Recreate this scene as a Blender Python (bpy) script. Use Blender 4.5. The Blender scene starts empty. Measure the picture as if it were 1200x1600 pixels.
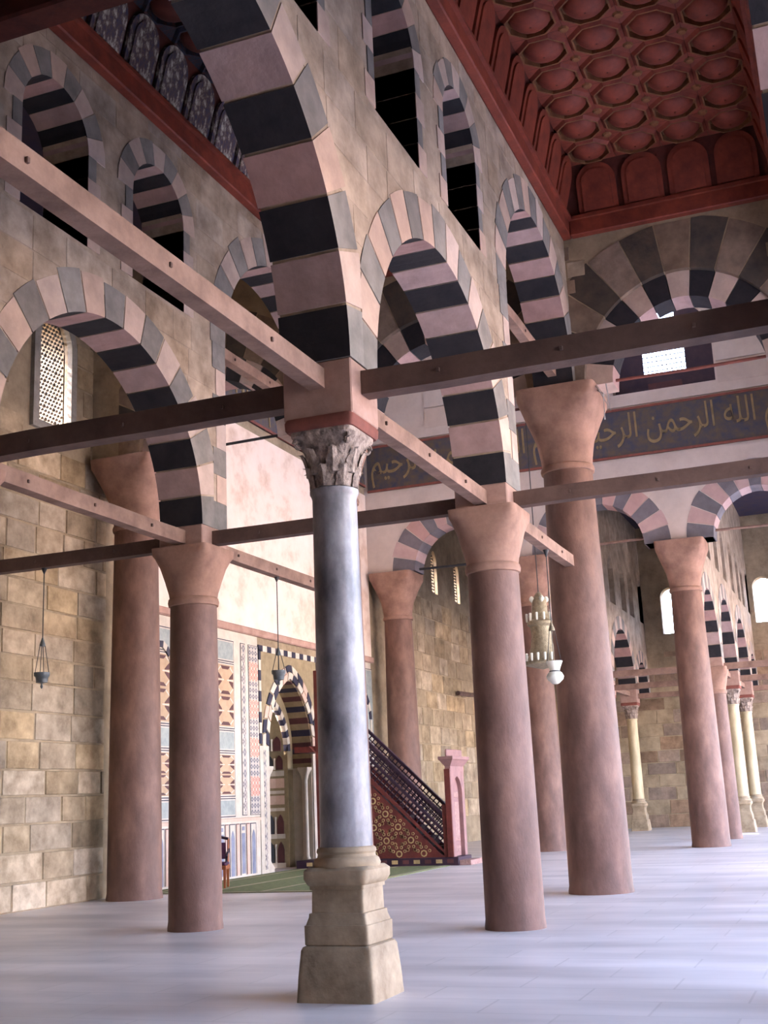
import bpy, bmesh, math, random
from mathutils import Vector, Matrix
from mathutils.geometry import tessellate_polygon
random.seed(7)
sc = bpy.context.scene
C = sc.collection
# ------------------------------------------------------------------ camera
# x runs along the arcades away from the viewer, y runs left towards the mihrab wall, z up (metres)
F_PX, PIT, ROLL, YAW = 1892.0, 0.23384, -0.04358, 0.36581
CAM = Vector((-10.023, -4.325, 1.6))
cs, sn = math.cos, math.sin
fw = Vector((cs(PIT)*cs(YAW), cs(PIT)*sn(YAW), sn(PIT)))
rt = Vector((sn(YAW), -cs(YAW), 0)); up = rt.cross(fw)
r2 = cs(ROLL)*rt + sn(ROLL)*up; u2 = -sn(ROLL)*rt + cs(ROLL)*up
cd = bpy.data.cameras.new('camera'); cam = bpy.data.objects.new('camera', cd); C.objects.link(cam)
cd.sensor_fit = 'VERTICAL'; cd.sensor_height = 36.0; cd.lens = F_PX/1600*36; cd.clip_end = 400
cam.matrix_world = Matrix(((r2.x, u2.x, -fw.x, CAM.x), (r2.y, u2.y, -fw.y, CAM.y), (r2.z, u2.z, -fw.z, CAM.z), (0, 0, 0, 1)))
sc.camera = cam
# ------------------------------------------------------------------ sky, sun, exposure
wd = bpy.data.worlds.new('sky'); sc.world = wd; wd.use_nodes = True
nt = wd.node_tree; bgn = nt.nodes['Background']
sky = nt.nodes.new('ShaderNodeTexSky'); sky.sky_type = 'NISHITA'; sky.sun_disc = False
sky.sun_elevation = math.radians(50); sky.sun_rotation = math.radians(0); sky.air_density = 1.0; sky.dust_density = 2.5
sky_tint = nt.nodes.new('ShaderNodeMix'); sky_tint.data_type = 'RGBA'; sky_tint.blend_type = 'MULTIPLY'; sky_tint.inputs[0].default_value = 1
nt.links.new(sky.outputs[0], sky_tint.inputs[6]); sky_tint.inputs[7].default_value = (1.06, .945, .98, 1)   # sky light tinted towards magenta as an overall colour cast
nt.links.new(sky_tint.outputs[2], bgn.inputs[0]); bgn.inputs[1].default_value = 1.6
sl = bpy.data.lights.new('sun', 'SUN'); sun = bpy.data.objects.new('sun', sl); C.objects.link(sun)
sl.energy = 9.0; sl.angle = math.radians(0.6); sl.color = (1, .90, .84)
sun.rotation_euler = Vector((.15, -.72, -.68)).to_track_quat('-Z', 'Y').to_euler()
vs = sc.view_settings
vs.view_transform = 'Standard'; vs.look = 'None'; vs.gamma = 1; vs.exposure = 1.95
try: vs.use_curve_mapping = False
except Exception: pass
def portal(name, loc, sx, sy, direction):
    l = bpy.data.lights.new(name, 'AREA'); l.shape = 'RECTANGLE'; l.size = sx; l.size_y = sy; l.cycles.is_portal = True
    o = bpy.data.objects.new(name, l); C.objects.link(o); o.location = loc
    o.rotation_euler = Vector(direction).to_track_quat('-Z', 'Y').to_euler()

# ------------------------------------------------------------------ main measures
D, W = 5.195, 4.523
U2, U5 = 2*D, 25.2           # near and far line of the dome square
GU = [30.0, 35.2, 40.3]      # far bays
UF = 43.5                    # far end wall
VQ = 9.67                    # mihrab wall
ZB, ZI = 5.41, 5.58          # tie beams, low arch springing
ZS2 = 8.5                    # tall arch springing
ZC = 11.25                   # underside of the wooden cornice

# ------------------------------------------------------------------ materials
MATS = {}
def mat(name, c1, c2=None, scale=4.0, rough=.85, bump=.15, bscale=None, rnd=0.0, stretch=None, c3=None, spec=.3, metal=0):
    m = bpy.data.materials.new(name); m.use_nodes = True; n = m.node_tree.nodes; L = m.node_tree.links
    b = n['Principled BSDF']; b.inputs['Roughness'].default_value = rough; b.inputs['Specular IOR Level'].default_value = spec
    b.inputs['Metallic'].default_value = metal
    tc = n.new('ShaderNodeTexCoord'); vec = tc.outputs['Object']
    if stretch:
        mp = n.new('ShaderNodeMapping'); mp.inputs['Scale'].default_value = stretch; L.new(vec, mp.inputs['Vector']); vec = mp.outputs[0]
    c2 = c2 or tuple(x*.7 for x in c1)
    no = n.new('ShaderNodeTexNoise'); no.inputs['Scale'].default_value = scale; no.inputs['Detail'].default_value = 8; no.inputs['Roughness'].default_value = .65
    L.new(vec, no.inputs['Vector'])
    rp = n.new('ShaderNodeValToRGB'); L.new(no.outputs[0], rp.inputs[0]); e = rp.color_ramp.elements
    e[0].position = .34; e[0].color = (*c2, 1); e[1].position = .66; e[1].color = (*c1, 1)
    if c3: q = e.new(.5); q.color = (*c3, 1)
    col = rp.outputs[0]
    if rnd:
        oi = n.new('ShaderNodeObjectInfo'); mr = n.new('ShaderNodeMapRange'); L.new(oi.outputs['Random'], mr.inputs[0])
        mr.inputs[3].default_value = 1-rnd; mr.inputs[4].default_value = 1+rnd*.7
        hs = n.new('ShaderNodeHueSaturation'); L.new(col, hs.inputs['Color']); L.new(mr.outputs[0], hs.inputs['Value'])
        m2 = n.new('ShaderNodeMath'); m2.operation = 'MULTIPLY_ADD'; L.new(oi.outputs['Random'], m2.inputs[0]); m2.inputs[1].default_value = 7.31; m2.inputs[2].default_value = 0
        fr = n.new('ShaderNodeMath'); fr.operation = 'FRACT'; L.new(m2.outputs[0], fr.inputs[0])
        ms = n.new('ShaderNodeMapRange'); L.new(fr.outputs[0], ms.inputs[0]); ms.inputs[3].default_value = .82; ms.inputs[4].default_value = 1.15
        L.new(ms.outputs[0], hs.inputs['Saturation']); col = hs.outputs[0]
    L.new(col, b.inputs['Base Color'])
    if bump:
        nb = n.new('ShaderNodeTexNoise'); nb.inputs['Scale'].default_value = bscale or scale*5; nb.inputs['Detail'].default_value = 6; L.new(vec, nb.inputs['Vector'])
        bp = n.new('ShaderNodeBump'); bp.inputs['Strength'].default_value = bump; bp.inputs['Distance'].default_value = .03
        L.new(nb.outputs[0], bp.inputs['Height']); L.new(bp.outputs[0], b.inputs['Normal'])
    MATS[name] = m; return m
def glow(name, col, strength):
    m = bpy.data.materials.new(name); m.use_nodes = True; b = m.node_tree.nodes['Principled BSDF']
    b.inputs['Emission Color'].default_value = (*col, 1); b.inputs['Emission Strength'].default_value = strength; b.inputs['Base Color'].default_value = (*col, 1)
    MATS[name] = m; return m
mat('limestone', (.42, .32, .205), (.23, .17, .105), 1.6, bump=.35, bscale=9)
mat('block', (.48, .365, .235), (.21, .15, .09), 2.2, bump=.5, bscale=8, rnd=.3)
mat('block_light', (.62, .485, .33), (.30, .215, .13), 2.6, bump=.5, bscale=8, rnd=.28)
mat('spandrel', (.50, .39, .29), (.25, .185, .13), 2.2, bump=.7, bscale=7)
mat('spandrel_block', (.52, .405, .30), (.25, .185, .13), 2.2, bump=.7, bscale=7, rnd=.14)
mat('face_pale', (.58, .43, .35), (.42, .31, .25), 2.5, bump=.2, rnd=.12)
mat('face_grey', (.27, .245, .22), (.16, .145, .13), 2.5, bump=.2, rnd=.15)
mat('soffit_pink', (.45, .29, .26), (.33, .21, .19), 3, bump=.25, rnd=.12)
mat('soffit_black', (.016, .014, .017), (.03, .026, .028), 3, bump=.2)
mat('brown_stone', (.32, .22, .15), (.18, .12, .08), 3, bump=.3, rnd=.25)
mat('dark_stone', (.10, .075, .055), (.05, .04, .035), 3, bump=.3, rnd=.2)
mat('dome_pink', (.55, .36, .32), (.45, .29, .26), 2, bump=.1, rnd=.08)
mat('dome_grey', (.20, .18, .19), (.14, .125, .13), 2, bump=.1, rnd=.1)
mat('plaster', (.82, .68, .58), (.62, .45, .34), 1.3, bump=.12, c3=(.78, .63, .52))
mat('dome_white', (.60, .50, .43), (.49, .40, .34), 1.2, bump=.06, rnd=.06)
mat('granite', (.235, .128, .092), (.11, .058, .042), 2.2, bump=.12, bscale=40, rough=.6, stretch=(1, 1, .45), c3=(.165, .088, .065))
mat('granite_cap', (.36, .205, .145), (.21, .115, .08), 2.5, bump=.15, rough=.75)
mat('marble_shaft', (.40, .375, .375), (.085, .08, .085), 2.2, bump=.05, rough=.4, stretch=(1, 1, .55), c3=(.22, .205, .21), spec=.5)
mat('marble_yellow', (.66, .54, .34), (.42, .33, .19), 3, bump=.05, rough=.5, stretch=(1, 1, .3))
mat('pedestal', (.46, .35, .225), (.25, .18, .11), 3, bump=.25)
mat('cap_carved', (.46, .36, .29), (.13, .09, .075), 9, bump=.8, bscale=22)
mat('impost', (.48, .31, .25), (.33, .195, .15), 2.5, bump=.2)
mat('impost_red', (.26, .085, .06), (.17, .06, .045), 4, bump=.1)
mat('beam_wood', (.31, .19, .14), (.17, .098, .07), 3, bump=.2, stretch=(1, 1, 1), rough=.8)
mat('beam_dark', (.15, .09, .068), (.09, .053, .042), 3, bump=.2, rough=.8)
mat('red_wood', (.27, .055, .03), (.14, .028, .017), 3, bump=.15, rough=.6)
mat('red_wood_dark', (.12, .028, .018), (.065, .016, .012), 4, bump=.15, rough=.65)
mat('coffer_edge', (.27, .115, .045), (.15, .055, .025), 6, bump=.1)
mat('iron', (.05, .045, .045), (.03, .028, .028), 6, bump=.1, rough=.6)
mat('marble_white', (.64, .56, .46), (.52, .45, .36), 4, bump=.03, rough=.4)
mat('verde', (.36, .38, .35), (.25, .28, .27), 7, bump=.02, rough=.4)
mat('slate_blue', (.26, .27, .34), (.17, .18, .25), 4, bump=.02, rough=.4)
mat('pink_marble', (.66, .46, .36), (.56, .38, .29), 5, bump=.02, rough=.45)
mat('navy', (.02, .02, .045), (.035, .03, .05), 5, bump=.02, rough=.5)
mat('maroon', (.12, .04, .04), (.08, .03, .03), 5, bump=.02, rough=.5)
mat('ochre_stone', (.34, .26, .15), (.24, .18, .10), 4, bump=.05, rough=.6)
mat('niche_dark', (.05, .05, .055), (.03, .03, .035), 5, bump=.05, rough=.5)
mat('minbar_red', (.16, .035, .025), (.09, .02, .018), 5, bump=.05, rough=.5)
mat('minbar_dark', (.045, .02, .035), (.03, .014, .025), 5, bump=.05, rough=.5)
mat('inlay', (.52, .38, .18), (.36, .25, .11), 8, bump=.02, rough=.5)
mat('portal_pink', (.30, .16, .145), (.22, .115, .105), 4, bump=.1, rough=.6)
mat('portal_panel', (.40, .25, .21), (.25, .14, .12), 14, bump=.5, bscale=24)
mat('carpet', (.20, .22, .09), (.13, .15, .06), 9, bump=.3, bscale=60, rough=1)
mat('carpet_line', (.42, .36, .22), (.34, .29, .17), 9, bump=.2, rough=1)
mat('stucco', (.36, .32, .27), (.26, .23, .19), 8, bump=.2)
mat('stucco_dark', (.10, .085, .07), (.06, .05, .04), 8, bump=.2)
mat('brass', (.34, .28, .18), (.20, .16, .10), 14, bump=.4, rough=.5, metal=.3)
mat('lamp_metal', (.16, .17, .17), (.09, .10, .10), 9, bump=.1, rough=.45, metal=.4)
mat('lamp_glass', (.80, .78, .66), (.68, .66, .55), 6, bump=.02, rough=.25)
mat('chair_wood', (.40, .12, .04), (.28, .08, .03), 6, bump=.05, rough=.4)
mat('chair_seat', (.10, .03, .06), (.07, .02, .045), 9, bump=.1)
mat('band_blue', (.055, .055, .085), (.12, .09, .055), 3.5, bump=.1, rough=.7, stretch=(1, 1.3, 1))
mat('band_gold', (.30, .21, .10), (.20, .14, .065), 4, bump=.05, rough=.6)
mat('dome_niche', (.05, .035, .05), (.08, .05, .06), 2, bump=.1)
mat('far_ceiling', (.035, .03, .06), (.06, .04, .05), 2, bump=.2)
mat('paint_panel', (.60, .55, .46), (.05, .055, .11), 11, bump=.3, bscale=16, c3=(.14, .09, .08), rnd=.25, stretch=(1, 1, .6))
mat('paint_dark', (.05, .045, .08), (.10, .03, .025), 9, bump=.2, c3=(.03, .03, .04))
mat('roofing', (.5, .46, .40), None, 2)
mat('court_floor', (.62, .57, .50), (.50, .46, .40), .6)
mat('court_wall', (.70, .63, .53), (.58, .51, .42), .5)
mat('cable', (.5, .48, .46), None, 5, bump=0)

def patterned(name, kind, ca, cb, cc, s):
    "flat mosaic print on a panel: a repeating figure in three colours"
    m = bpy.data.materials.new(name); m.use_nodes = True; n = m.node_tree.nodes; L = m.node_tree.links; b = n['Principled BSDF']
    b.inputs['Roughness'].default_value = .45
    tc = n.new('ShaderNodeTexCoord'); mp = n.new('ShaderNodeMapping'); L.new(tc.outputs['Object'], mp.inputs['Vector']); mp.inputs['Scale'].default_value = s
    sp = n.new('ShaderNodeSeparateXYZ'); L.new(mp.outputs[0], sp.inputs[0])
    def mth(op, a, b2=None):
        q = n.new('ShaderNodeMath'); q.operation = op
        for i, v in enumerate((a, b2)):
            if v is None: continue
            if isinstance(v, (int, float)): q.inputs[i].default_value = v
            else: L.new(v, q.inputs[i])
        return q.outputs[0]
    x, z = sp.outputs['X'], sp.outputs['Z']
    fx = mth('ABSOLUTE', mth('SUBTRACT', mth('FRACT', x), .5)); fz = mth('ABSOLUTE', mth('SUBTRACT', mth('FRACT', z), .5))
    if kind == 'diamond': v = mth('ADD', fx, fz)
    elif kind == 'cross': v = mth('ABSOLUTE', mth('SUBTRACT', fx, fz))
    else: v = mth('MAXIMUM', fx, fz)
    rp = n.new('ShaderNodeValToRGB'); rp.color_ramp.interpolation = 'CONSTANT'; e = rp.color_ramp.elements
    e[0].position = 0; e[0].color = (*ca, 1); e[1].position = .22; e[1].color = (*cb, 1); q = e.new(.40); q.color = (*cc, 1); q = e.new(.62); q.color = (*cb, 1)
    L.new(v, rp.inputs[0]); col = rp.outputs[0]
    if kind == 'diamond':
        fz2 = mth('GREATER_THAN', mth('FRACT', mth('MULTIPLY', z, .1667)), .5)
        mx = n.new('ShaderNodeMix'); mx.data_type = 'RGBA'; L.new(fz2, mx.inputs[0]); L.new(col, mx.inputs[6])
        rp2 = n.new('ShaderNodeValToRGB'); rp2.color_ramp.interpolation = 'CONSTANT'; e = rp2.color_ramp.elements
        e[0].position = 0; e[0].color = (.46, .40, .35, 1); e[1].position = .22; e[1].color = (.07, .07, .11, 1); q = e.new(.45); q.color = (.50, .44, .38, 1)
        L.new(v, rp2.inputs[0]); L.new(rp2.outputs[0], mx.inputs[7]); col = mx.outputs[2]
    L.new(col, b.inputs['Base Color']); MATS[name] = m
patterned('mosaic_diamond', 'diamond', (.55, .20, .14), (.60, .48, .38), (.50, .14, .10), (6.5, 1, 6.5))
mat('mosaic_tan', (.50, .35, .22), (.42, .28, .17), 6, bump=.02, rough=.5)
patterned('mosaic_cross', 'cross', (.10, .05, .05), (.66, .54, .40), (.60, .32, .20), (2.1, 1, 1.35))
patterned('mosaic_strip', 'diamond', (.10, .08, .10), (.62, .54, .46), (.12, .10, .12), (7, 1, 4))

# floor: worn pale stone paving
def floor_mat():
    m = bpy.data.materials.new('paving'); m.use_nodes = True; n = m.node_tree.nodes; L = m.node_tree.links; b = n['Principled BSDF']
    tc = n.new('ShaderNodeTexCoord'); mp = n.new('ShaderNodeMapping'); mp.inputs['Rotation'].default_value = (0, 0, math.pi/2); L.new(tc.outputs['Object'], mp.inputs[0])
    br = n.new('ShaderNodeTexBrick'); L.new(mp.outputs[0], br.inputs[0]); br.inputs['Scale'].default_value = 1
    br.inputs['Brick Width'].default_value = 1.3; br.inputs['Row Height'].default_value = .62; br.inputs['Mortar Size'].default_value = .012; br.inputs['Mortar Smooth'].default_value = .4
    br.inputs['Color1'].default_value = (.74, .68, .645, 1); br.inputs['Color2'].default_value = (.69, .63, .595, 1); br.inputs['Mortar'].default_value = (.62, .565, .525, 1)
    no = n.new('ShaderNodeTexNoise'); no.inputs['Scale'].default_value = .9; no.inputs['Detail'].default_value = 8
    m3 = n.new('ShaderNodeMapping'); m3.inputs['Scale'].default_value = (1.5, .4, 1); L.new(tc.outputs['Object'], m3.inputs[0]); L.new(m3.outputs[0], no.inputs[0])
    rp = n.new('ShaderNodeValToRGB'); L.new(no.outputs[0], rp.inputs[0]); rp.color_ramp.elements[0].color = (.66, .63, .60, 1); rp.color_ramp.elements[1].color = (1.1, 1.07, 1.04, 1)
    rp.color_ramp.elements[0].position = .3; rp.color_ramp.elements[1].position = .68
    mx = n.new('ShaderNodeMix'); mx.data_type = 'RGBA'; mx.blend_type = 'MULTIPLY'; mx.inputs[0].default_value = .8; L.new(br.outputs[0], mx.inputs[6]); L.new(rp.outputs[0], mx.inputs[7])
    L.new(mx.outputs[2], b.inputs['Base Color']); b.inputs['Roughness'].default_value = .42; b.inputs['Specular IOR Level'].default_value = .45
    bp = n.new('ShaderNodeBump'); bp.inputs['Strength'].default_value = .12; bp.inputs['Distance'].default_value = .02; n2 = n.new('ShaderNodeTexNoise'); n2.inputs['Scale'].default_value = 5; n2.inputs['Detail'].default_value = 5
    L.new(tc.outputs['Object'], n2.inputs[0]); L.new(n2.outputs[0], bp.inputs['Height']); L.new(bp.outputs[0], b.inputs['Normal'])
    MATS['paving'] = m
floor_mat()

# ------------------------------------------------------------------ builders
def link(o, parent=None):
    C.objects.link(o)
    if parent: o.parent = parent
    return o
def tag(o, label=None, cat=None, group=None, kind=None):
    if label: o['label'] = label
    if cat: o['category'] = cat
    if group: o['group'] = group
    if kind or cat: o['kind'] = kind or 'thing'
    return o
def empty(name, loc=(0, 0, 0), rz=0):
    o = bpy.data.objects.new(name, None); C.objects.link(o); o.location = loc; o.rotation_euler = (0, 0, rz); o.empty_display_size = .2
    return o
class MB:
    def __init__(s): s.v = []; s.f = []; s.m = []
    def add(s, verts, faces, mi=0):
        k = len(s.v); s.v += [tuple(p) for p in verts]; s.f += [tuple(i+k for i in f) for f in faces]
        s.m += mi if isinstance(mi, list) else [mi]*len(faces)
        return s
    def box(s, x0, x1, y0, y1, z0, z1, mi=0):
        return s.add([(x0, y0, z0), (x1, y0, z0), (x1, y1, z0), (x0, y1, z0), (x0, y0, z1), (x1, y0, z1), (x1, y1, z1), (x0, y1, z1)],
                     [(0, 3, 2, 1), (4, 5, 6, 7), (0, 1, 5, 4), (1, 2, 6, 5), (2, 3, 7, 6), (3, 0, 4, 7)], mi)
    def loft(s, rings, mi=0, cap=True):
        "rings: lists of equally many points"
        n = len(rings[0]); vs_ = [p for r in rings for p in r]; fs = []
        for i in range(len(rings)-1):
            for j in range(n):
                a, b = i*n+j, i*n+(j+1) % n; fs.append((a, b, b+n, a+n))
        if cap: fs.append(tuple(range(n-1, -1, -1))); fs.append(tuple(range((len(rings)-1)*n, len(rings)*n)))
        return s.add(vs_, fs, mi)
    def lathe(s, prof, n=24, c=(0, 0), mi=0, cap=True):
        return s.loft([[(c[0]+r*cs(t), c[1]+r*sn(t), z) for t in [2*math.pi*k/n for k in range(n)]] for r, z in prof], mi, cap)
    def squircle(s, prof, n=32, c=(0, 0), mi=0):
        "prof: (half size, z, exponent) 2 = round, 10 = square"
        R = []
        for r, z, e in prof:
            ring = []
            for k in range(n):
                t = 2*math.pi*(k+.5)/n; a, b = cs(t), sn(t)
                ring.append((c[0]+r*math.copysign(abs(a)**(2/e), a), c[1]+r*math.copysign(abs(b)**(2/e), b), z))
            R.append(ring)
        return s.loft(R, mi)
    def tube(s, pts, r, n=8, mi=0):
        pts = [Vector(p) for p in pts]; R = []
        for i, p in enumerate(pts):
            d = (pts[min(i+1, len(pts)-1)]-pts[max(i-1, 0)]).normalized()
            a = d.cross(Vector((0, 0, 1)))
            if a.length < .05: a = d.cross(Vector((0, 1, 0)))
            a.normalize(); b = d.cross(a); rr = r[i] if isinstance(r, (list, tuple)) else r
            R.append([tuple(p+rr*(cs(t)*a+sn(t)*b)) for t in [2*math.pi*k/n for k in range(n)]])
        return s.loft(R, mi)
    def build(s, name, mats, parent=None, smooth=False, bevel=0, loc=None):
        me = bpy.data.meshes.new(name); me.from_pydata(s.v, [], s.f)
        if not isinstance(mats, (list, tuple)): mats = [mats]
        for x in mats: me.materials.append(MATS[x])
        for p, mi in zip(me.polygons, s.m): p.material_index = mi; p.use_smooth = smooth
        bm = bmesh.new(); bm.from_mesh(me)
        if bevel: bmesh.ops.bevel(bm, geom=bm.edges[:], offset=bevel, segments=1, affect='EDGES', profile=.5)
        bmesh.ops.recalc_face_normals(bm, faces=bm.faces[:]); bm.to_mesh(me); bm.free()
        if smooth:
            try: me.set_sharp_from_angle(angle=math.radians(40))
            except Exception: pass
        o = bpy.data.objects.new(name, me); link(o, parent)
        if loc: o.location = loc
        return o
def P3(axis, pos):
    return (lambda a, t, z: (a, pos+t, z)) if axis == 'u' else (lambda a, t, z: (pos+t, a, z))
def prism(mb, axis, pos, t0, t1, poly, mi_face=0, mi_edge=None, holes=()):
    "polygon (a,z) extruded through t0..t1 along the wall normal"
    f3 = P3(axis, pos); loops = [list(poly)]+[list(h) for h in holes]
    flat = [p for l in loops for p in l]; n = len(flat)
    tris = tessellate_polygon([[Vector((a, z, 0)) for a, z in l] for l in loops])
    vs_ = [f3(a, t0, z) for a, z in flat]+[f3(a, t1, z) for a, z in flat]
    fs = [tuple(t) for t in tris]+[tuple(i+n for i in reversed(t)) for t in tris]; mi = [mi_face]*len(fs)
    k = 0; e = 0
    for l in loops:
        m = len(l)
        for j in range(m):
            a, b = k+j, k+(j+1) % m; fs.append((a, b, b+n, a+n))
            mi.append(mi_face if mi_edge is None else (mi_edge[e] if isinstance(mi_edge, list) else mi_edge)); e += 1
        k += m
    return mb.add(vs_, fs, mi)
def arch_pt(c, zs, h, rise, s, t=0.0):
    R = (h*h+rise*rise)/(2*h); e = R-h; rad = R+t
    q, sg = (s*2, 1) if s <= .5 else ((1-s)*2, -1)
    th = q*math.acos(max(-1, min(1, e/rad)))
    return (c+sg*(e-rad*cs(th)), zs+rad*sn(th))
def arch_pts(c, zs, h, rise=None, n=24, t=0.0):
    rise = rise or h
    return [arch_pt(c, zs, h, rise, i/n, t) for i in range(n+1)]
def arch_hole(c, z0, zs, h, rise=None, n=16, t=0.0):
    return [(c-h-t, z0)]+arch_pts(c, zs, h, rise, n, t)+[(c+h+t, z0)]
def clip(poly, fl, f):
    out, of = [], []
    n = len(poly)
    for i in range(n):
        p, q = poly[i], poly[(i+1) % n]; a, b = f(p), f(q)
        if a >= 0: out.append(p); of.append(fl[i])
        if a*b < 0:
            t = a/(a-b); out.append((p[0]+t*(q[0]-p[0]), p[1]+t*(q[1]-p[1]))); of.append(fl[i] if a < 0 else 0)
            if a >= 0: of[-2] = fl[i]
    return out, of
def voussoirs(parent, axis, pos, th, c, zs, h, rise, r0, r1, n, faces, soffits, lim=None, proud=.012, name='voussoir', seg=3, start=0, zmax=None, gap=.0035, jag=0.0):
    "ring of wedge stones between offsets r0 and r1 of an arch"
    for i in range(n):
        s0, s1 = i/n+gap*.5, (i+1)/n-gap*.5
        if i == 0: s0 = 0
        if i == n-1: s1 = 1
        ro = r1+(jag*(random.random()-.3) if jag else 0)
        inn = [arch_pt(c, zs, h, rise, s0+(s1-s0)*k/seg, r0) for k in range(seg+1)]
        out = [arch_pt(c, zs, h, rise, s0+(s1-s0)*k/seg, ro) for k in range(seg+1)][::-1]
        poly = inn+out; fl = [1]*seg+[0]*(len(poly)-seg)
        if lim:
            poly, fl = clip(poly, fl, lambda p: p[0]-lim[0]); poly, fl = clip(poly, fl, lambda p: lim[1]-p[0])
        if zmax: poly, fl = clip(poly, fl, lambda p: zmax-p[1])
        if len(poly) < 3: continue
        k = (i+start) % 2
        mb = MB(); prism(mb, axis, pos, -th/2-proud, th/2+proud, poly, 0, [1 if q else 0 for q in fl])
        mb.build(name, [faces[k], soffits[k]], parent)
def quoins(parent, axis, pos, th, a_in, a_out, z0, z1, n, faces, soffits, start=0, proud=.012, name='quoin'):
    "stack of jamb stones; a_in is the side that shows in the opening"
    hh = (z1-z0)/n
    for i in range(n):
        k = (i+start) % 2; lo, hi = z0+i*hh+.003, z0+(i+1)*hh-.003
        aa = a_out+(.10 if (i % 2) else 0)*(1 if a_in > a_out else -1)
        poly = [(a_in, lo), (aa, lo), (aa, hi), (a_in, hi)]
        mb = MB(); prism(mb, axis, pos, -th/2-proud, th/2+proud, poly, 0, [0, 0, 0, 1]); mb.build(name, [faces[k], soffits[k]], parent)
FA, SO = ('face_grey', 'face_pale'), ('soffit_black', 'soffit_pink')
def wall_slab(name, axis, pos, th, outer, holes, m, label, cat='wall'):
    mb = MB(); prism(mb, axis, pos, -th/2, th/2, outer, holes=holes)
    return tag(mb.build(name, m), label, cat, kind='structure')
def stones(parent, axis, face, sgn, a0, a1, z0, z1, ch, wr, mats, seed, skip=(), name='stone_block', proud=.02, limit=300):
    "coursed ashlar laid on a wall face; every block a piece of its own"
    rg = random.Random(seed); z = z0; f3 = P3(axis, face); cnt = 0
    while z < z1-.1:
        h = min(ch*rg.uniform(.9, 1.12), z1-z); a = a0-rg.uniform(0, wr[0])
        while a < a1:
            w_ = rg.uniform(*wr); lo, hi = max(a, a0), min(a+w_, a1); a += w_
            if hi-lo < .12: continue
            if any(lo < s[1] and hi > s[0] and z < s[3] and z+h > s[2] for s in skip): continue
            if cnt >= limit: return
            cnt += 1; g = .007; c = .014; p = proud*rg.uniform(.5, 1.3)
            vs_ = [f3(x, -sgn*.03, y) for x, y in ((lo+g, z+g), (hi-g, z+g), (hi-g, z+h-g), (lo+g, z+h-g))]
            j = lambda: rg.uniform(0, .012)
            vs_ += [f3(x, sgn*p, y) for x, y in ((lo+g+c+j(), z+g+c+j()), (hi-g-c-j(), z+g+c+j()), (hi-g-c-j(), z+h-g-c-j()), (lo+g+c+j(), z+h-g-c-j()))]
            MB().add(vs_, [(4, 5, 6, 7), (0, 1, 5, 4), (1, 2, 6, 5), (2, 3, 7, 6), (3, 0, 4, 7)]).build(name, rg.choice(mats), parent)
        z += h

# ------------------------------------------------------------------ floor, courtyard, outer walls
mb = MB(); mb.box(-11.9, UF+.4, -9.6, VQ+.9, -.3, 0)
tag(mb.build('floor', 'paving'), 'pale worn stone paving of the hall', 'floor', kind='structure')
mb = MB(); mb.box(-30, 62, -45, -9.6, -.4, -.08)
tag(mb.build('courtyard_paving', 'court_floor'), 'sunlit open courtyard paving beside the hall', 'paving', kind='structure')
mb = MB(); mb.box(-30, 62, -46, -45, -.4, 7.5)
tag(mb.build('wall_courtyard', 'court_wall'), 'sunlit far side wall of the courtyard', 'wall', kind='structure')
wall_slab('wall_back', 'v', -11.7, .5, [(-9.6, 0), (VQ+.8, 0), (VQ+.8, 13.2), (-9.6, 13.2)], [], 'brown_stone', 'stone end wall behind the viewer')

fp = [(-11.9, 13.2), (-11.9, 0)]; fu = -3.4
while fu+5.2 < UF+.5:
    fp += [(fu+.35, 0)]+arch_pts(fu+2.6, 5.5, 2.25, None, 18)+[(fu+4.85, 0)]; fu += 5.2
fp += [(UF+.6, 0), (UF+.6, 13.2)]
wall_slab('wall_right', 'u', -9.2, .8, fp, [], 'brown_stone', 'unseen arched courtyard front added to limit the daylight, right of the view')  # unseen front, added to block high daylight; solid near end keeps fill low

# mihrab wall with its windows and the mihrab opening
MC, MH, MZ, MR = 18.95, 1.30, 3.05, 1.78      # mihrab centre, half width, springing, rise
WINS = [(8.66, 8.95, 10.62, .52, .68), (31.35, 8.85, 10.0, .32, .45), (34.0, 8.85, 10.0, .32, .45)]
holes = [arch_hole(c, z0, zs, h, r) for c, z0, zs, h, r in WINS]
outer = [(-11.9, 0), (MC-MH, 0)]+arch_pts(MC, MZ, MH, MR, 24)+[(MC+MH, 0), (UF+.4, 0), (UF+.4, 13.2), (U5+.4, 13.2), (U5+.4, 17), (U2-.4, 17), (U2-.4, 13.2), (-11.9, 13.2)]
wall_q = wall_slab('wall_left', 'u', VQ+.4, .8, outer, holes, 'limestone', 'ochre ashlar wall with the mihrab, carved windows and dado')
stones(wall_q, 'u', VQ, -1, 5.6, 10.55, 0, 11.9, .50, (.65, 1.35), ['block', 'block', 'block_light'], 3, [(7.95, 9.37, 8.8, 11.5)], limit=290)
stones(wall_q, 'u', VQ, -1, 26.3, 37.6, .9, 8.6, .62, (.75, 1.25), ['block', 'block', 'limestone'], 5, limit=200, name='ashlar_block')
mb = MB(); prism(mb, 'u', VQ-.02, -.01, .02, [(U2+.45, 5.92), (U5-.4, 5.92), (U5-.4, 11.1), (U2+.45, 11.1)])
mb.build('plaster_coat', 'plaster', wall_q)

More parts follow.
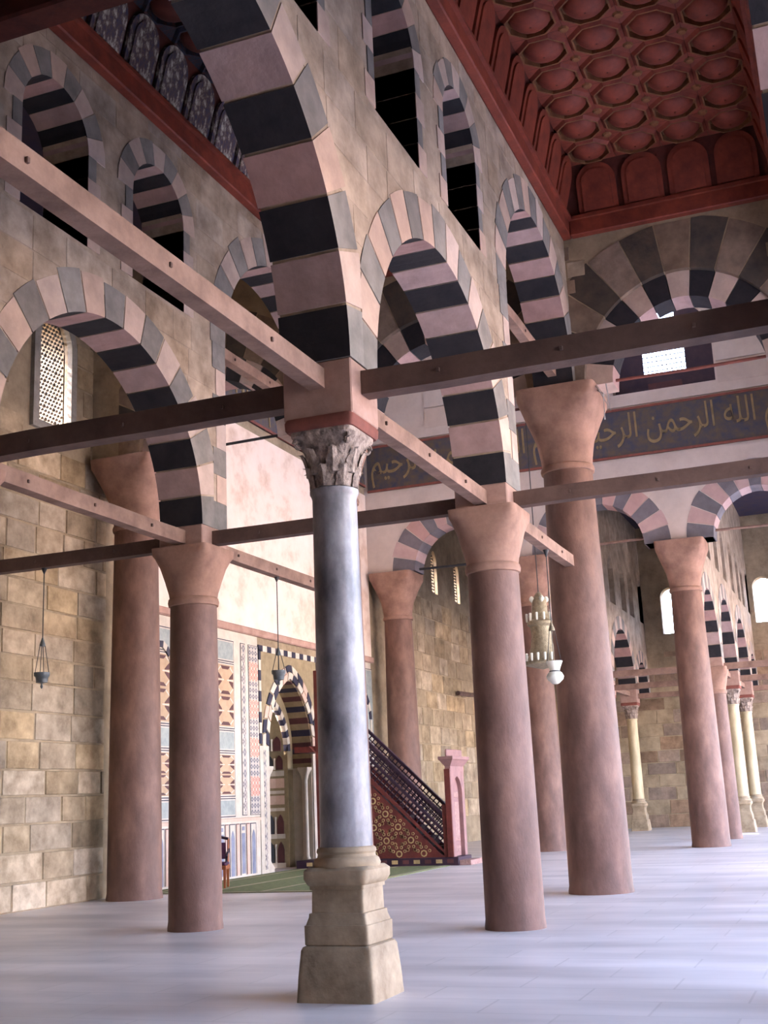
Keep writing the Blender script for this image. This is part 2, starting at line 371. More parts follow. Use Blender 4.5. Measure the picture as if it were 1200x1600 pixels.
# far end wall with bright windows
FW = [(3.0, 8.15, 9.75, .38, .42), (-.95, 8.3, 9.8, .42, .45), (7.2, 8.15, 9.75, .38, .42)]
wall_e = wall_slab('wall_end', 'v', UF+.3, .6, [(-9.6, 0), (VQ+.8, 0), (VQ+.8, 13.2), (-9.6, 13.2)], [arch_hole(c, z0, zs, h, r) for c, z0, zs, h, r in FW], 'limestone', 'far stone end wall pierced by bright arched windows')
stones(wall_e, 'v', UF, -1, -1.6, 6.4, 0, 7.4, .55, (.7, 1.3), ['brown_stone', 'brown_stone', 'limestone'], 11, limit=160)

# ------------------------------------------------------------------ arcades along the hall
def low_arcade(parent_name, pos, th, u0, cols, u1, tall, label, wins, end_low=True, detail=True, zt=13.0):
    """cols: u of columns with low springing; arches between consecutive ones; tall: (ua, ub) tall arch after the last low column"""
    hp = .34
    pts = [(u0, zt), (u0, ZI)] if u0 == cols[0]-hp else [(u0, zt), (u0, ZI)]
    arch = []
    for a, b in zip(cols[:-1], cols[1:]):
        c, h = (a+b)/2, (b-a)/2-hp; arch.append((c, ZI, h, h, a, b))
        pts += arch_pts(c, ZI, h, h, 28, .03)
    if tall:
        a, b = tall; ja = cols[-1]+.40; jb = b-.62; c, h = (ja+jb)/2, (jb-ja)/2
        pts += [(ja+.0, ZI), (ja-.03, ZS2)]+arch_pts(c, ZS2, h, h, 28, .03)[1:-1]+[(jb, ZS2), (u1, ZS2), (u1, zt)]
        arch.append((c, ZS2, h, h, ja-.45, b+.2))
    else: pts += [(u1, ZI), (u1, zt)]
    holes = [arch_hole(c, 8.65, 9.95, .675-.03, .66, 14, .03) for c in wins]
    o = wall_slab(parent_name, 'u', pos, th, pts, holes, 'spandrel', label, 'arcade wall')
    if not detail: return o
    for c, zs, h, r, a, b in arch:
        tallish = zs > ZI
        voussoirs(o, 'u', pos, th, c, zs, h, r, 0, .5, 17, FA, SO, lim=(a, b), jag=.1, zmax=11.2)
        if tallish:
            quoins(o, 'u', pos, th, c-h-.01, c-h-.40, ZI, ZS2, 7, FA, SO, start=0)
    for c in wins:
        voussoirs(o, 'u', pos, th, c, 9.95, .675, .66, 0, .34, 9, FA, SO, jag=.05, start=1, seg=2)
        quoins(o, 'u', pos, th, c-.675, c-.95, 8.65, 9.95, 4, FA, SO, start=1); quoins(o, 'u', pos, th, c+.675, c+.95, 8.65, 9.95, 4, FA, SO, start=1)
    return o
def spandrel_stones(o, face, sgn, a0, a1, z0, z1, openings, seed, mats=('spandrel_block', 'spandrel_block', 'spandrel')):
    "ashlar on the arcade face; blocks that would stand in an opening are left out"
    rg = random.Random(seed); z = z0
    inside = lambda a, y: any(abs(a-c) < h+.05 and (y < zs and y > zb or (y >= zs and math.hypot((a-c)/(h+.05), (y-zs)/(r+.05)) < 1)) for c, zb, zs, h, r in openings)
    while z < z1-.1:
        hh = min(.44*rg.uniform(.85, 1.15), z1-z); a = a0-rg.uniform(0, .6)
        while a < a1:
            w_ = rg.uniform(.5, 1.0); lo, hi = max(a, a0), min(a+w_, a1); a += w_
            if hi-lo < .15 or any(inside(lo+(hi-lo)*i/4, z+hh*j/3) for i in range(5) for j in range(4)): continue
            g, c, p = .003, .009, .005
            f3 = P3('u', face); vs_ = [f3(x, -sgn*.02, y) for x, y in ((lo+g, z+g), (hi-g, z+g), (hi-g, z+hh-g), (lo+g, z+hh-g))]
            vs_ += [f3(x, sgn*p, y) for x, y in ((lo+g+c, z+g+c), (hi-g-c, z+g+c), (hi-g-c, z+hh-g-c), (lo+g+c, z+hh-g-c))]
            MB().add(vs_, [(4, 5, 6, 7), (0, 1, 5, 4), (1, 2, 6, 5), (2, 3, 7, 6), (3, 0, 4, 7)]).build('stone_block', rg.choice(mats), o)
        z += hh
WP = [1.3, 3.69]; NB = -6.1
arc_c = low_arcade('wall_arcade_centre', 0, .68, -11.4, [NB-5.2, NB, 0, D], U2+.3, (D, U2), 'striped stone arcade wall above the grey marble column', [-1.5]+WP)
arc_l = low_arcade('wall_arcade_left', W, .68, -11.4, [NB-5.2, NB, 0, D], U2+.3, (D, U2), 'striped stone arcade wall in front of the ochre ashlar wall', WP)
arc_r = low_arcade('wall_arcade_right', -W, .68, -11.4, [NB-5.2, NB, 0, D], U2+.3, (D, U2), 'arcade wall at the right edge beside the coffered ceiling', WP)
tl = ((D+.40+U2-.62)/2, ZI, ZS2, (U2-.62-D-.40)/2, (U2-.62-D-.40)/2)
opn = [(NB/2, 0, ZI, -NB/2-.34, -NB/2-.34), (D/2, 0, ZI, D/2-.34, D/2-.34), tl]+[(c, 8.65, 9.95, .675, .66) for c in [-1.5]+WP]
spandrel_stones(arc_c, -.34, -1, -2.6, U2-.4, ZI, ZC, opn, 31)
spandrel_stones(arc_l, W-.34, -1, -.2, U2-.4, ZI, ZC, opn[1:], 32)
def far_arcade(name, pos, label):
    cols = [U5+.3]+GU+[UF]
    pts = [(U5+.72, 13.0), (U5+.72, 7.0)]; hp = .34; arch = []
    for a, b in zip(cols[:-1], cols[1:]):
        c, h = (a+b)/2, (b-a)/2-hp; arch.append((c, h, a, b)); pts += [p for p in arch_pts(c, ZI, h, h, 22, .03) if p[0] > U5+.74]
    pts += [(UF, ZI), (UF, 13.0)]
    wins = [x for a, b in zip(cols[:-1], cols[1:]) for x in ((a+b)/2-1.2, (a+b)/2+1.2)]
    o = wall_slab(name, 'u', pos, .68, pts, [arch_hole(c, 8.65, 9.95, .55, .6, 10) for c in wins], 'spandrel', label, 'arcade wall')
    for c, h, a, b in arch: voussoirs(o, 'u', pos, .68, c, ZI, h, h, 0, .5, 15, FA, SO, lim=(max(a, U5+.5), b), seg=2)
    return o
far_arcade('wall_arcade_far_centre', 0, 'distant striped arcade at the far right of the hall')
far_arcade('wall_arcade_far_left', W, 'distant striped arcade behind the tall pitted column')

# ------------------------------------------------------------------ dome square walls
DV = [-W, 0, W, 2*W]
def dome_wall(name, pos, th, label, rings, zt, holes=(), v0=-W-.5, vend=VQ, cut=.03):
    pts = [(v0, zt), (v0, ZS2)]; ar = []
    hw_ = W/2-.98
    for a, b in zip(DV[:-1], DV[1:]):
        c = (a+b)/2; ar.append(c); pts += arch_pts(c, ZS2, hw_, hw_*1.05, 26, cut)
    pts += [(vend, ZS2), (vend, zt)]
    o = wall_slab(name, 'v', pos, th, pts, holes, 'limestone' if name == 'wall_dome_near' else 'dome_white', label, 'dome wall')
    for c in ar:
        for r0, r1, n, fa, so, dth in rings:
            voussoirs(o, 'v', pos, th+dth, c, ZS2, hw_, hw_*1.05, r0, r1, n, fa, so, lim=(c-W/2+.03, c+W/2-.03), jag=.06, zmax=11.05 if 'far' in name else 11.2)
    return o
dn = dome_wall('wall_dome_near', U2, .8, 'stone wall with double ringed arch beside the tall pitted column', [(0, .5, 13, ('face_pale', 'soffit_black'), ('soffit_pink', 'soffit_black'), -.24), (.47, 1.38, 13, ('brown_stone', 'dark_stone'), ('brown_stone', 'dark_stone'), 0)], 17, cut=.48)
NH = []   # clerestory niches over the columns of the far wall
for v in (-W, 0, W, 2*W):
    NH.append([(v-1.5, 13.1)]+arch_pts(v, 14.6, 1.5, 1.5, 14)+[(v+1.5, 13.1)])
df = dome_wall('wall_dome_far', U5, .8, 'white and grey arched wall under the inscription band', [(0, .75, 13, ('dome_grey', 'dome_pink'), ('dome_grey', 'dome_pink'), 0)], 17, [NH[1], NH[2]])
stones(dn, 'v', U2-.4, -1, -4.0, -.2, 10.2, 11.25, .32, (.35, .6), ['brown_stone', 'block'], 21, [(-3.7, -.85, 9, 11.3)])
# plaster panels between the niches
for vc in (-W/2, W/2, 1.5*W):
    for z0, z1 in ((13.0, 13.62), (13.68, 14.7), (14.76, 16.2)):
        hw_ = .70 if z0 < 14.5 else .5
        mb = MB(); prism(mb, 'v', U5-.4, -.05, .02, [(vc-hw_, z0), (vc+hw_, z0), (vc+hw_, z1-.12), (vc+hw_-.18, z1), (vc-hw_+.18, z1), (vc-hw_, z1-.12)]); mb.build('plaster_panel', 'dome_white', df)
mb = MB(); mb.box(U5-.44, U5-.38, -5, VQ, 12.72, 13.1); mb.build('string_course', 'dome_white', df)
# window niches: dark boarded recess with a small grilled window
for k, v in enumerate((0, W)):
    r = empty('clerestory_window', (U5+.1, v, 13.1))
    tag(r, 'dark boarded niche with a blazing square grille window' if k == 0 else 'dark boarded clerestory niche behind the striped pier', 'window')
    mb = MB(); prism(mb, 'v', 0, 0, .08, arch_hole(0, 0, 1.5, 1.5, 1.5, 14), holes=[[(-.66, .6), (.6, .6), (.6, 1.8), (-.66, 1.8)], [(-.45, 2.2), (.15, 2.2), (.15, 2.6), (-.45, 2.6)]]); mb.build('board', 'dome_niche', r)
    fr = MB()
    for q in range(9): fr.box(-.02, .03, -.66+q*.14-.008, -.66+q*.14+.008, .6, 1.8)
    for q in range(8): fr.box(-.02, .03, -.66, .6, .6+q*.15-.008, .6+q*.15+.008)
    fr.build('grille', 'iron', r)
    b2 = MB(); b2.box(-.04, .0, -.5, .5, .1, .36); b2.build('sill_board', 'maroon', r)
# side wall of the dome square towards the courtyard
pts = [(U2-.4, 17), (U2-.4, ZS2)]
step = (U5-U2)/3
for k in range(3): pts += arch_pts(U2+step*(k+.5), ZS2, step/2-.8, None, 20)
pts += [(U5+.4, ZS2), (U5+.4, 17)]
wall_slab('wall_dome_right', 'u', -W, .8, pts, [], 'limestone', 'arched dome wall on the courtyard side', 'dome wall')
# drum and dome above, with its ring of windows
DCX, DCY = (U2+U5)/2, (VQ-W)/2
circ = [(DCX+6.4*cs(t), DCY+6.4*sn(t)) for t in [2*math.pi*k/32 for k in range(32)]]
mb = MB(); fl = [Vector((x, y, 0)) for x, y in [(U2-.4, -W-.4), (U5+.4, -W-.4), (U5+.4, VQ+.8), (U2-.4, VQ+.8)]]
lo = [fl, [Vector((x, y, 0)) for x, y in circ]]; flat = [p for l in lo for p in l]; tr = tessellate_polygon(lo); n = len(flat)
mb.add([(p.x, p.y, 17) for p in flat]+[(p.x, p.y, 17.3) for p in flat], [tuple(t) for t in tr]+[tuple(i+n for i in t) for t in tr])
for k in range(32):
    if k % 2 == 0:
        a0, a1 = 2*math.pi*(k-.78)/32, 2*math.pi*(k+.78)/32
        q = [(DCX+r*cs(a), DCY+r*sn(a)) for r, a in ((6.35, a0), (6.75, a0), (6.75, a1), (6.35, a1))]
        mb.loft([[(x, y, z) for x, y in q] for z in (17.2, 20.4)])
dprof = [(6.8, 20.2)]+[(6.6*cs(t), 20.6+5.5*sn(t)) for t in [math.pi/2*k/8 for k in range(8)]]+[(.05, 26.1)]
mb.lathe(dprof, 32, (DCX, DCY), cap=False)
tag(mb.build('dome', 'dome_white'), 'plastered dome on a windowed drum above the mihrab hall', 'dome', kind='structure')
# roofs
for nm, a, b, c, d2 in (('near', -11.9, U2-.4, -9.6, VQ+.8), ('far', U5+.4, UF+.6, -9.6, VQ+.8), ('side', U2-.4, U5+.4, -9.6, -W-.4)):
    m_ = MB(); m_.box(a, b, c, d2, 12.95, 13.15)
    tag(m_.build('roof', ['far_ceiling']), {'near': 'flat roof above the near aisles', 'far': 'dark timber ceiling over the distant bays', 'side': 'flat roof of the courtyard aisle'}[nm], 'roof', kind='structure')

# ------------------------------------------------------------------ wooden coffered ceilings
def tile_mesh(name, p, mats):
    "square ceiling tile with an octagonal stepped recess and a shallow bowl; z=0 is the ceiling plane, the recess goes up"
    mb = MB(); h = p/2-.004; n = 8
    octo = lambda r, z: [(r*cs(math.pi/8+2*math.pi*k/8), r*sn(math.pi/8+2*math.pi*k/8), z) for k in range(8)]
    sq = [(h, h*.414, 0), (h*.414, h, 0), (-h*.414, h, 0), (-h, h*.414, 0), (-h, -h*.414, 0), (-h*.414, -h, 0), (h*.414, -h, 0), (h, -h*.414, 0)]
    cor = [(h, h, 0), (-h, h, 0), (-h, -h, 0), (h, -h, 0)]
    o1 = octo(p*.475, -.05)
    mb.add(sq+o1, [(i, (i+1) % 8, 8+(i+1) % 8, 8+i) for i in range(8)], 0)
    mb.add(sq+cor, [(0, 8, 1), (2, 9, 3), (4, 10, 5), (6, 11, 7)], 0)
    rings = [octo(p*.475, -.05), octo(p*.44, -.05), octo(p*.44, .05), octo(p*.395, .05)]
    mb.loft(rings, 1, cap=False)
    bw = []
    for k in range(6):
        t = k/5*math.pi/2; bw.append([(p*.385*cs(t)*cs(a) if k < 5 else p*.02*cs(a), p*.385*cs(t)*sn(a) if k < 5 else p*.02*sn(a), .05-.17*sn(t)) for a in [math.pi/8+2*math.pi*j/16 for j in range(16)]])
    mb.loft(bw, 2, cap=False)
    # bowl rim joint
    rim = [(p*.395*cs(math.pi/8+2*math.pi*j/16), p*.395*sn(math.pi/8+2*math.pi*j/16), .05) for j in range(16)]
    mb.add(rim+bw[0], [(i, (i+1) % 16, 16+(i+1) % 16, 16+i) for i in range(16)], 1)
    me = bpy.data.meshes.new(name); me.from_pydata(mb.v, [], mb.f)
    for x in mats: me.materials.append(MATS[x])
    for pl, mi in zip(me.polygons, mb.m): pl.material_index = mi; pl.use_smooth = (mi == 2)
    return me
def panel_mesh(name, w_, h_, m):
    "arch-topped board standing on the cornice, local x along, z up, proud towards -y"
    mb = MB(); prism(mb, 'u', 0, -.045, .01, arch_hole(0, 0, h_*.62, w_/2, h_*.36, 12)); prism(mb, 'u', 0, -.075, -.03, arch_hole(0, .06, h_*.6, w_/2-.09, h_*.26, 12))
    o = mb.build(name, m); me = o.data; bpy.data.objects.remove(o); return me
def ceiling_bay(label, u0, u1, v0, v1, m_edge, m_tile, m_bowl, m_panel, m_cornice):
    zc, zt = ZC+.34, 12.5
    root = MB(); root.box(u0, u1, v0, v1, 12.78, 12.9); ce = tag(root.build('ceiling', 'red_wood_dark'), label, 'ceiling', kind='structure')
    p = .80; nv = 4; inset = ((v1-v0)-nv*p)/2; nu = int((u1-u0-2*inset+.01)//p); us = u1-inset-nu*p
    me = tile_mesh('coffer', p, (m_edge, m_tile, m_bowl))
    bo = MB(); bo.lathe([(.02, -.03), (.06, -.03), (.085, 0), (.085, .02)], 8); bo = bo.build('b', m_tile); bme = bo.data; bpy.data.objects.remove(bo)
    for i in range(nu):
        for j in range(nv):
            o = link(bpy.data.objects.new('coffer', me), ce); o.location = (us+(i+.5)*p, v0+inset+(j+.5)*p, zt)
            if i and j:
                o = link(bpy.data.objects.new('roundel', bme), ce); o.location = (us+i*p, v0+inset+j*p, zt)
    # cornice boards
    for (x0, x1, y0, y1) in ((u0, u1, v0, v0+.16), (u0, u1, v1-.16, v1), (u0, u0+.16, v0+.16, v1-.16), (u1-.16, u1, v0+.16, v1-.16)):
        c = MB(); c.box(x0, x1, y0, y1, ZC, zc); c.build('cornice', m_cornice, ce, bevel=.02)
    for (x0, x1, y0, y1) in ((u0, u1, v0, v0+.22), (u0, u1, v1-.22, v1), (u0, u0+.22, v0+.22, v1-.22), (u1-.22, u1, v0+.22, v1-.22)):
        c = MB(); c.box(x0, x1, y0, y1, zc-.06, zc+.002); c.build('cornice_fillet', m_cornice, ce)
    # cove back boards, leaning inwards, and arched panels
    H = zt-zc; ang = math.atan2(inset-.1, H); pw = p-.1; pm = panel_mesh('panel', pw, H/math.cos(ang)*.98, m_panel)
    def cove(n_, fn, rz, a0, a1, edge):
        for k in range(n_):
            o = link(bpy.data.objects.new('panel', pm), ce); o.location = fn(k); o.rotation_euler = (-ang if False else ang, 0, rz)
    bk = MB()
    i1 = inset
    a = [(u0+.08, v0+.08, zc), (u1-.08, v0+.08, zc), (u1-.08, v1-.08, zc), (u0+.08, v1-.08, zc)]
    b = [(us, v0+i1, zt), (u1-i1, v0+i1, zt), (u1-i1, v1-i1, zt), (us, v1-i1, zt)]
    bk.add(a+b, [(0, 1, 5, 4), (1, 2, 6, 5), (2, 3, 7, 6), (3, 0, 4, 7)]); bk.build('cove_board', 'red_wood_dark', ce)
    cove(nu, lambda k: (us+(k+.5)*p, v0+.115, zc), math.pi, 0, 0, 0)
    cove(nu, lambda k: (us+(k+.5)*p, v1-.115, zc), 0, 0, 0, 0)
    cove(nv, lambda k: (u1-.115, v0+inset+(k+.5)*p, zc), -math.pi/2, 0, 0, 0)
    return ce
ceiling_bay('deep red coffered timber ceiling with rows of octagonal bowls at upper right', -.2, U2-.4, -W+.34, -.34, 'red_wood', 'coffer_edge', 'red_wood', 'red_wood', 'red_wood')
ceiling_bay('dark painted timber ceiling with ornamented arched panels at upper left', .2, U2-.4, .34, W-.34, 'paint_dark', 'paint_dark', 'red_wood_dark', 'paint_panel', 'red_wood')
mb = MB(); mb.box(-.2, .18, .34, W-.34, 10.45, 11.3); tag(mb.build('trim_1', 'red_wood_dark', bevel=.03), 'heavy reddish timber crossbeam in the top left corner', 'crossbeam', kind='structure')

# ------------------------------------------------------------------ columns
def granite_column(x, y, label, rb, rtp, zsh, cap_z, cap_h, m='granite', impost=None, group=None):
    r = empty('granite_column', (x, y, 0)); tag(r, label, 'column', group or 'red granite columns of the hall')
    prof = [(rb*1.03, 0), (rb*1.03, .04), (rb, .12)]+[(rb+(rtp-rb)*(k/10)**1.3, .12+(zsh-.12)*k/10) for k in range(1, 11)]
    MB().lathe(prof, 40).build('shaft', m, r, smooth=True)
    MB().lathe([(rtp, zsh-.01), (rtp*1.07, zsh), (rtp*1.1, zsh+.05), (rtp*1.07, zsh+.1), (rtp*1.0, zsh+.12)], 40).build('collar', 'granite_cap', r, smooth=True)
    z0 = zsh+.1; H = cap_z-z0
    pr = [(rtp*1.02, z0, 2), (rtp*1.05, z0+H*.12, 2.1), (rtp*1.16, z0+H*.35, 2.4), (rtp+(cap_h-rtp)*.72, z0+H*.62, 3.2), (cap_h*.99, z0+H*.8, 5), (cap_h, z0+H*.86, 9), (cap_h, cap_z, 12)]
    MB().squircle(pr, 48).build('capital', 'granite_cap', r, smooth=True)
    if impost:
        z1, hx, hy = impost; q = MB(); q.box(-hx, hx, -hy, hy, cap_z, z1); q.build('impost', 'impost', r, bevel=.015)
    return r
low = dict(rb=.37, rtp=.335, zsh=4.45, cap_z=5.28, cap_h=.46, impost=(ZI-.002, .36, .36))
granite_column(D, 0, 'reddish granite column on the floor just right of the grey marble column', **low)
granite_column(D, W, 'reddish granite column in front of the mihrab wall, left of the marble column', **low)
granite_column(0, W, 'granite column just outside the left edge of the view', **low)
for k, x in enumerate((NB, NB, 0, D)):
    granite_column(x, (0, W, -W, -W)[k], ['column of the central arcade nearest the viewer, out of frame', 'column of the left arcade nearest the viewer, out of frame', 'column right of the view opposite the marble column', 'column right of the view opposite the reddish column'][k], **low)
tall = dict(rb=.515, rtp=.43, zsh=7.05, cap_z=ZS2-.004, cap_h=.70)
granite_column(U2, 0, 'tall thick pitted granite column with flaring capital, right of centre', m='granite', **tall)
granite_column(U2, W-.09, 'tall granite column hidden behind the grey marble column', **dict(tall, rb=.44, rtp=.38, cap_h=.58))
granite_column(U2, 8.85, 'thick dark red column standing against the ashlar wall at left', **tall)
granite_column(U5, W, 'distant granite column beside the chandelier', **tall)
granite_column(U5, 0, 'distant grey brown column before the bright arched window at right', **tall)
granite_column(U5, 8.85, 'slim looking red column behind the wooden pulpit', **tall)
granite_column(U2, -W, 'tall column right of the view carrying the double ringed arch', **tall)
granite_column(GU[0], 0, 'small far orange red column in the right background row', **low)
# pale bases of the tall springers over the dome columns
def marble_column(x, y, label, m_shaft, detail, group=None):
    r = empty('marble_column', (x, y, 0)); tag(r, label, 'column', group or 'marble columns on pedestals')
    q = MB(); q.squircle([(.355, 0, 22), (.342, .20, 22), (.322, .405, 20), (.312, .43, 16), (.29, .44, 16)], 64); q.build('plinth', 'pedestal', r, smooth=True)
    q = MB(); q.squircle([(.278, .435, 22), (.293, .45, 22), (.295, .60, 22), (.284, .606, 22), (.264, .665, 22), (.262, .695, 22), (.243, .70, 22), (.238, .885, 22), (.254, .888, 22), (.254, .92, 22), (.268, .925, 18), (.302, .975, 10), (.302, 1.04, 10), (.268, 1.07, 9)], 64); q.build('pedestal', 'pedestal', r, smooth=True)
    q = MB(); q.lathe([(.285, 1.06), (.295, 1.09), (.28, 1.13), (.255, 1.145), (.25, 1.17), (.262, 1.19), (.255, 1.215), (.235, 1.23)], 32); q.build('base', 'pedestal', r, smooth=True)
    pr = [(.232, 1.22), (.228, 1.27)]+[(.226-.020*k/8, 1.27+(4.33-1.27)*k/8) for k in range(1, 9)]+[(.215, 4.36), (.228, 4.385), (.228, 4.41), (.21, 4.42)]
    MB().lathe(pr, 40).build('shaft', m_shaft, r, smooth=True)
    cp = MB().squircle([(.205, 4.41, 2), (.215, 4.5, 2), (.225, 4.62, 2.2), (.25, 4.76, 2.6), (.285, 4.86, 3.5), (.315, 4.90, 7), (.315, 4.945, 9)], 40).build('capital', 'cap_carved', r, smooth=True)
    for t in range(2):
        for k in range(8):
            a = 2*math.pi*(k+.5*t)/8; lm = MB(); rows = []
            H0, H1, r0, r1 = (4.42, 4.66, .215, .285) if t == 0 else (4.55, 4.82, .23, .32)
            for i in range(6):
                s = i/5; wd_ = .075*(1-.75*s*s)*(1 if i % 2 == 0 else .82); rad = r0+(r1-r0)*s**2.2; z = H0+(H1-H0)*s-(.05*max(0, s-.8)*5 if s > .8 else 0)
                rows.append([(rad, -wd_, z), (rad+.025, 0, z), (rad, wd_, z), (rad-.02, 0, z-.01)])
            lm.loft(rows); o = lm.build('acanthus_leaf', 'cap_carved', cp); o.rotation_euler = (0, 0, a)
            if not detail and k == 7: break
    for k in range(4):
        a = math.pi/4+k*math.pi/2; vm = MB(); rr = .055
        vm.tube([(.345+rr*.8*cs(b)*(1-b/16), 0, 4.84+rr*sn(b)*(1-b/16)) for b in [i*.5 for i in range(20)]], .017, 6); o = vm.build('volute', 'cap_carved', cp); o.rotation_euler = (0, 0, a)
    q = MB(); q.squircle([(.33, 4.94, 14), (.345, 4.96, 14), (.35, 5.03, 14), (.335, 5.06, 14)], 40); q.build('abacus', 'impost_red', r, smooth=True)
    q = MB(); q.box(-.325, .325, -.345, .345, 5.05, ZI-.002); q.build('impost', 'impost', r, bevel=.012)
    return r
marble_column(0, 0, 'grey blue marble column on a stepped pale pedestal, nearest and central', 'marble_shaft', True)
marble_column(GU[1], 0, 'far pale veined marble column right of the small orange one', 'marble_yellow', True)
marble_column(GU[2], 0, 'farthest yellowish marble column at the right edge', 'marble_yellow', True)
marble_column(GU[1], W, 'far marble column mostly hidden behind the tall pitted column', 'marble_yellow', True)
marble_column(GU[2], W, 'small far marble column standing alone between two thick columns', 'marble_yellow', True)
marble_column(GU[0], W, 'far marble column hidden behind the tall pitted column', 'marble_yellow', True)

# ------------------------------------------------------------------ tie beams and rods
def beam(a, b, label, w_=.16, h_=.19, m='beam_wood', name='tie_beam', knots=True):
    a, b = Vector(a), Vector(b); d = b-a; L = d.length; r = empty(name, a); tag(r, label, 'beam', 'timber tie beams between the columns')
    r.rotation_euler = (0, 0, math.atan2(d.y, d.x))
    n = 5; rg = random.Random(label); R = []
    for i in range(n+1):
        x = L*i/n; jy, jz = rg.uniform(-.008, .008), rg.uniform(-.008, .008)
        R.append([(x, -w_/2+jy, -h_/2+jz), (x, w_/2+jy, -h_/2+jz), (x, w_/2+jy, h_/2+jz), (x, -w_/2+jy, h_/2+jz)])
    MB().loft(R).build('timber', m, r, bevel=0)
    if knots:
        for i in range(3):
            x = L*(.2+.3*i); q = MB(); q.box(x-.014, x+.014, -w_/2-.02, w_/2+.02, -.02, .02); q.build('peg', 'beam_dark', r, bevel=.004)
    return r
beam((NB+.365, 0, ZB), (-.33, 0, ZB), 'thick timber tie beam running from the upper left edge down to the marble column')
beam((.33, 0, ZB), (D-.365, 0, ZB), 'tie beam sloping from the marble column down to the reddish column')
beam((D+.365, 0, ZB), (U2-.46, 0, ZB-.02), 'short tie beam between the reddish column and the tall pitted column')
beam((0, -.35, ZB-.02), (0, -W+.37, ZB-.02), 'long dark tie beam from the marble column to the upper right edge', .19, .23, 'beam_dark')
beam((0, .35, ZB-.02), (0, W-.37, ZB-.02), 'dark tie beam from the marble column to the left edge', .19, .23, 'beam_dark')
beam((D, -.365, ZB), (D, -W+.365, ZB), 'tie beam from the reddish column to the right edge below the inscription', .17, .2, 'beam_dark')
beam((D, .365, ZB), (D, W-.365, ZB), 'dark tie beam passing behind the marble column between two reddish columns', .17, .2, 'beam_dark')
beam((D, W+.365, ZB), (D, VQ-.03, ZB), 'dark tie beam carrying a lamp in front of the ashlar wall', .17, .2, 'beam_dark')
beam((.365, W, ZB), (D-.365, W, ZB), 'tie beam sloping from the left edge down to the left reddish column', .17, .2)
beam((D+.365, W, ZB), (U2-.41, W, ZB-.02), 'tie beam with a hanging lamp between left reddish column and the marble column')
beam((D+.41, 0, ZS2+.25), (U2-.66, 0, ZS2+.18), 'high tie beam above the tall pitted column capital', .15, .18)
beam((D+.41, W, ZS2+.15), (U2-.66, W, ZS2+.1), 'high tie beam in front of the bright plastered wall', .15, .18)
for k, (x, y) in enumerate(((GU[0], W), (GU[1], W), (GU[2], W), (GU[0], 0), (GU[1], 0), (GU[2], 0))):
    beam((x, y-.37, ZB-.1), (x, y-W+.37, ZB-.1), ['dark far tie beam crossing behind the tall pitted column', 'middle of the far tie beams left of the grey brown column', 'farthest tie beam above the lone small marble column', 'far tie beam at the right edge by the small orange column', 'far tie beam at the right edge over the veined marble column', 'farthest tie beam at the right edge'][k], .16, .2, 'beam_wood', knots=False)
for k, x in enumerate(GU[:2]):
    beam((x+.365, W, ZB), (GU[k+1]-.335, W, ZB), ['far lengthwise tie beam behind the tall pitted column', 'far lengthwise tie beam ending at the lone small marble column'][k], .15, .18, knots=False)
    beam((x+.365, 0, ZB), (GU[k+1]-.335, 0, ZB), ['far lengthwise tie beam right of the small orange column', 'far lengthwise tie beam between the two far marble columns'][k], .15, .18, knots=False)
def rod(a, b, label, r_=.03, m='iron'):
    o = MB().tube([a, ((a[0]+b[0])/2, (a[1]+b[1])/2, (a[2]+b[2])/2-.015), b], r_, 8).build('tie_rod', m); return tag(o, label, 'rod', 'thin tie rods across the dome arches')
rod((U2, -.985, ZS2+.12), (U2, -W+.985, ZS2+.12), 'thin reddish tie rod crossing in front of the blazing square window', .03, 'impost_red')
rod((U2, W+.985, ZS2+.12), (U2, 2*W-.985, ZS2+.12), 'thin dark tie rod across the bright plaster left of the marble column')
rod((U5, -.99, 8.75), (U5, -W+.99, 8.75), 'thin pale tie rod right of the distant grey brown column', .04, 'beam_wood')
rod((U5, .99, 8.75), (U5, W-.99, 8.75), 'thin tie rod left of the distant grey brown column', .04, 'beam_wood')
rod((U5, W+.985, 8.6), (U5, 2*W-.985, 8.6), 'thin dark tie rod by the small golden windows', .04)
o = MB().tube([(33.0, VQ-.13, 5.35), (34.5, VQ-.14, 5.38), (36.4, VQ-.13, 5.5)], .09, 6).build('wall_plank', 'beam_dark'); tag(o, 'dark wooden plank fixed on the far ashlar wall', 'plank')

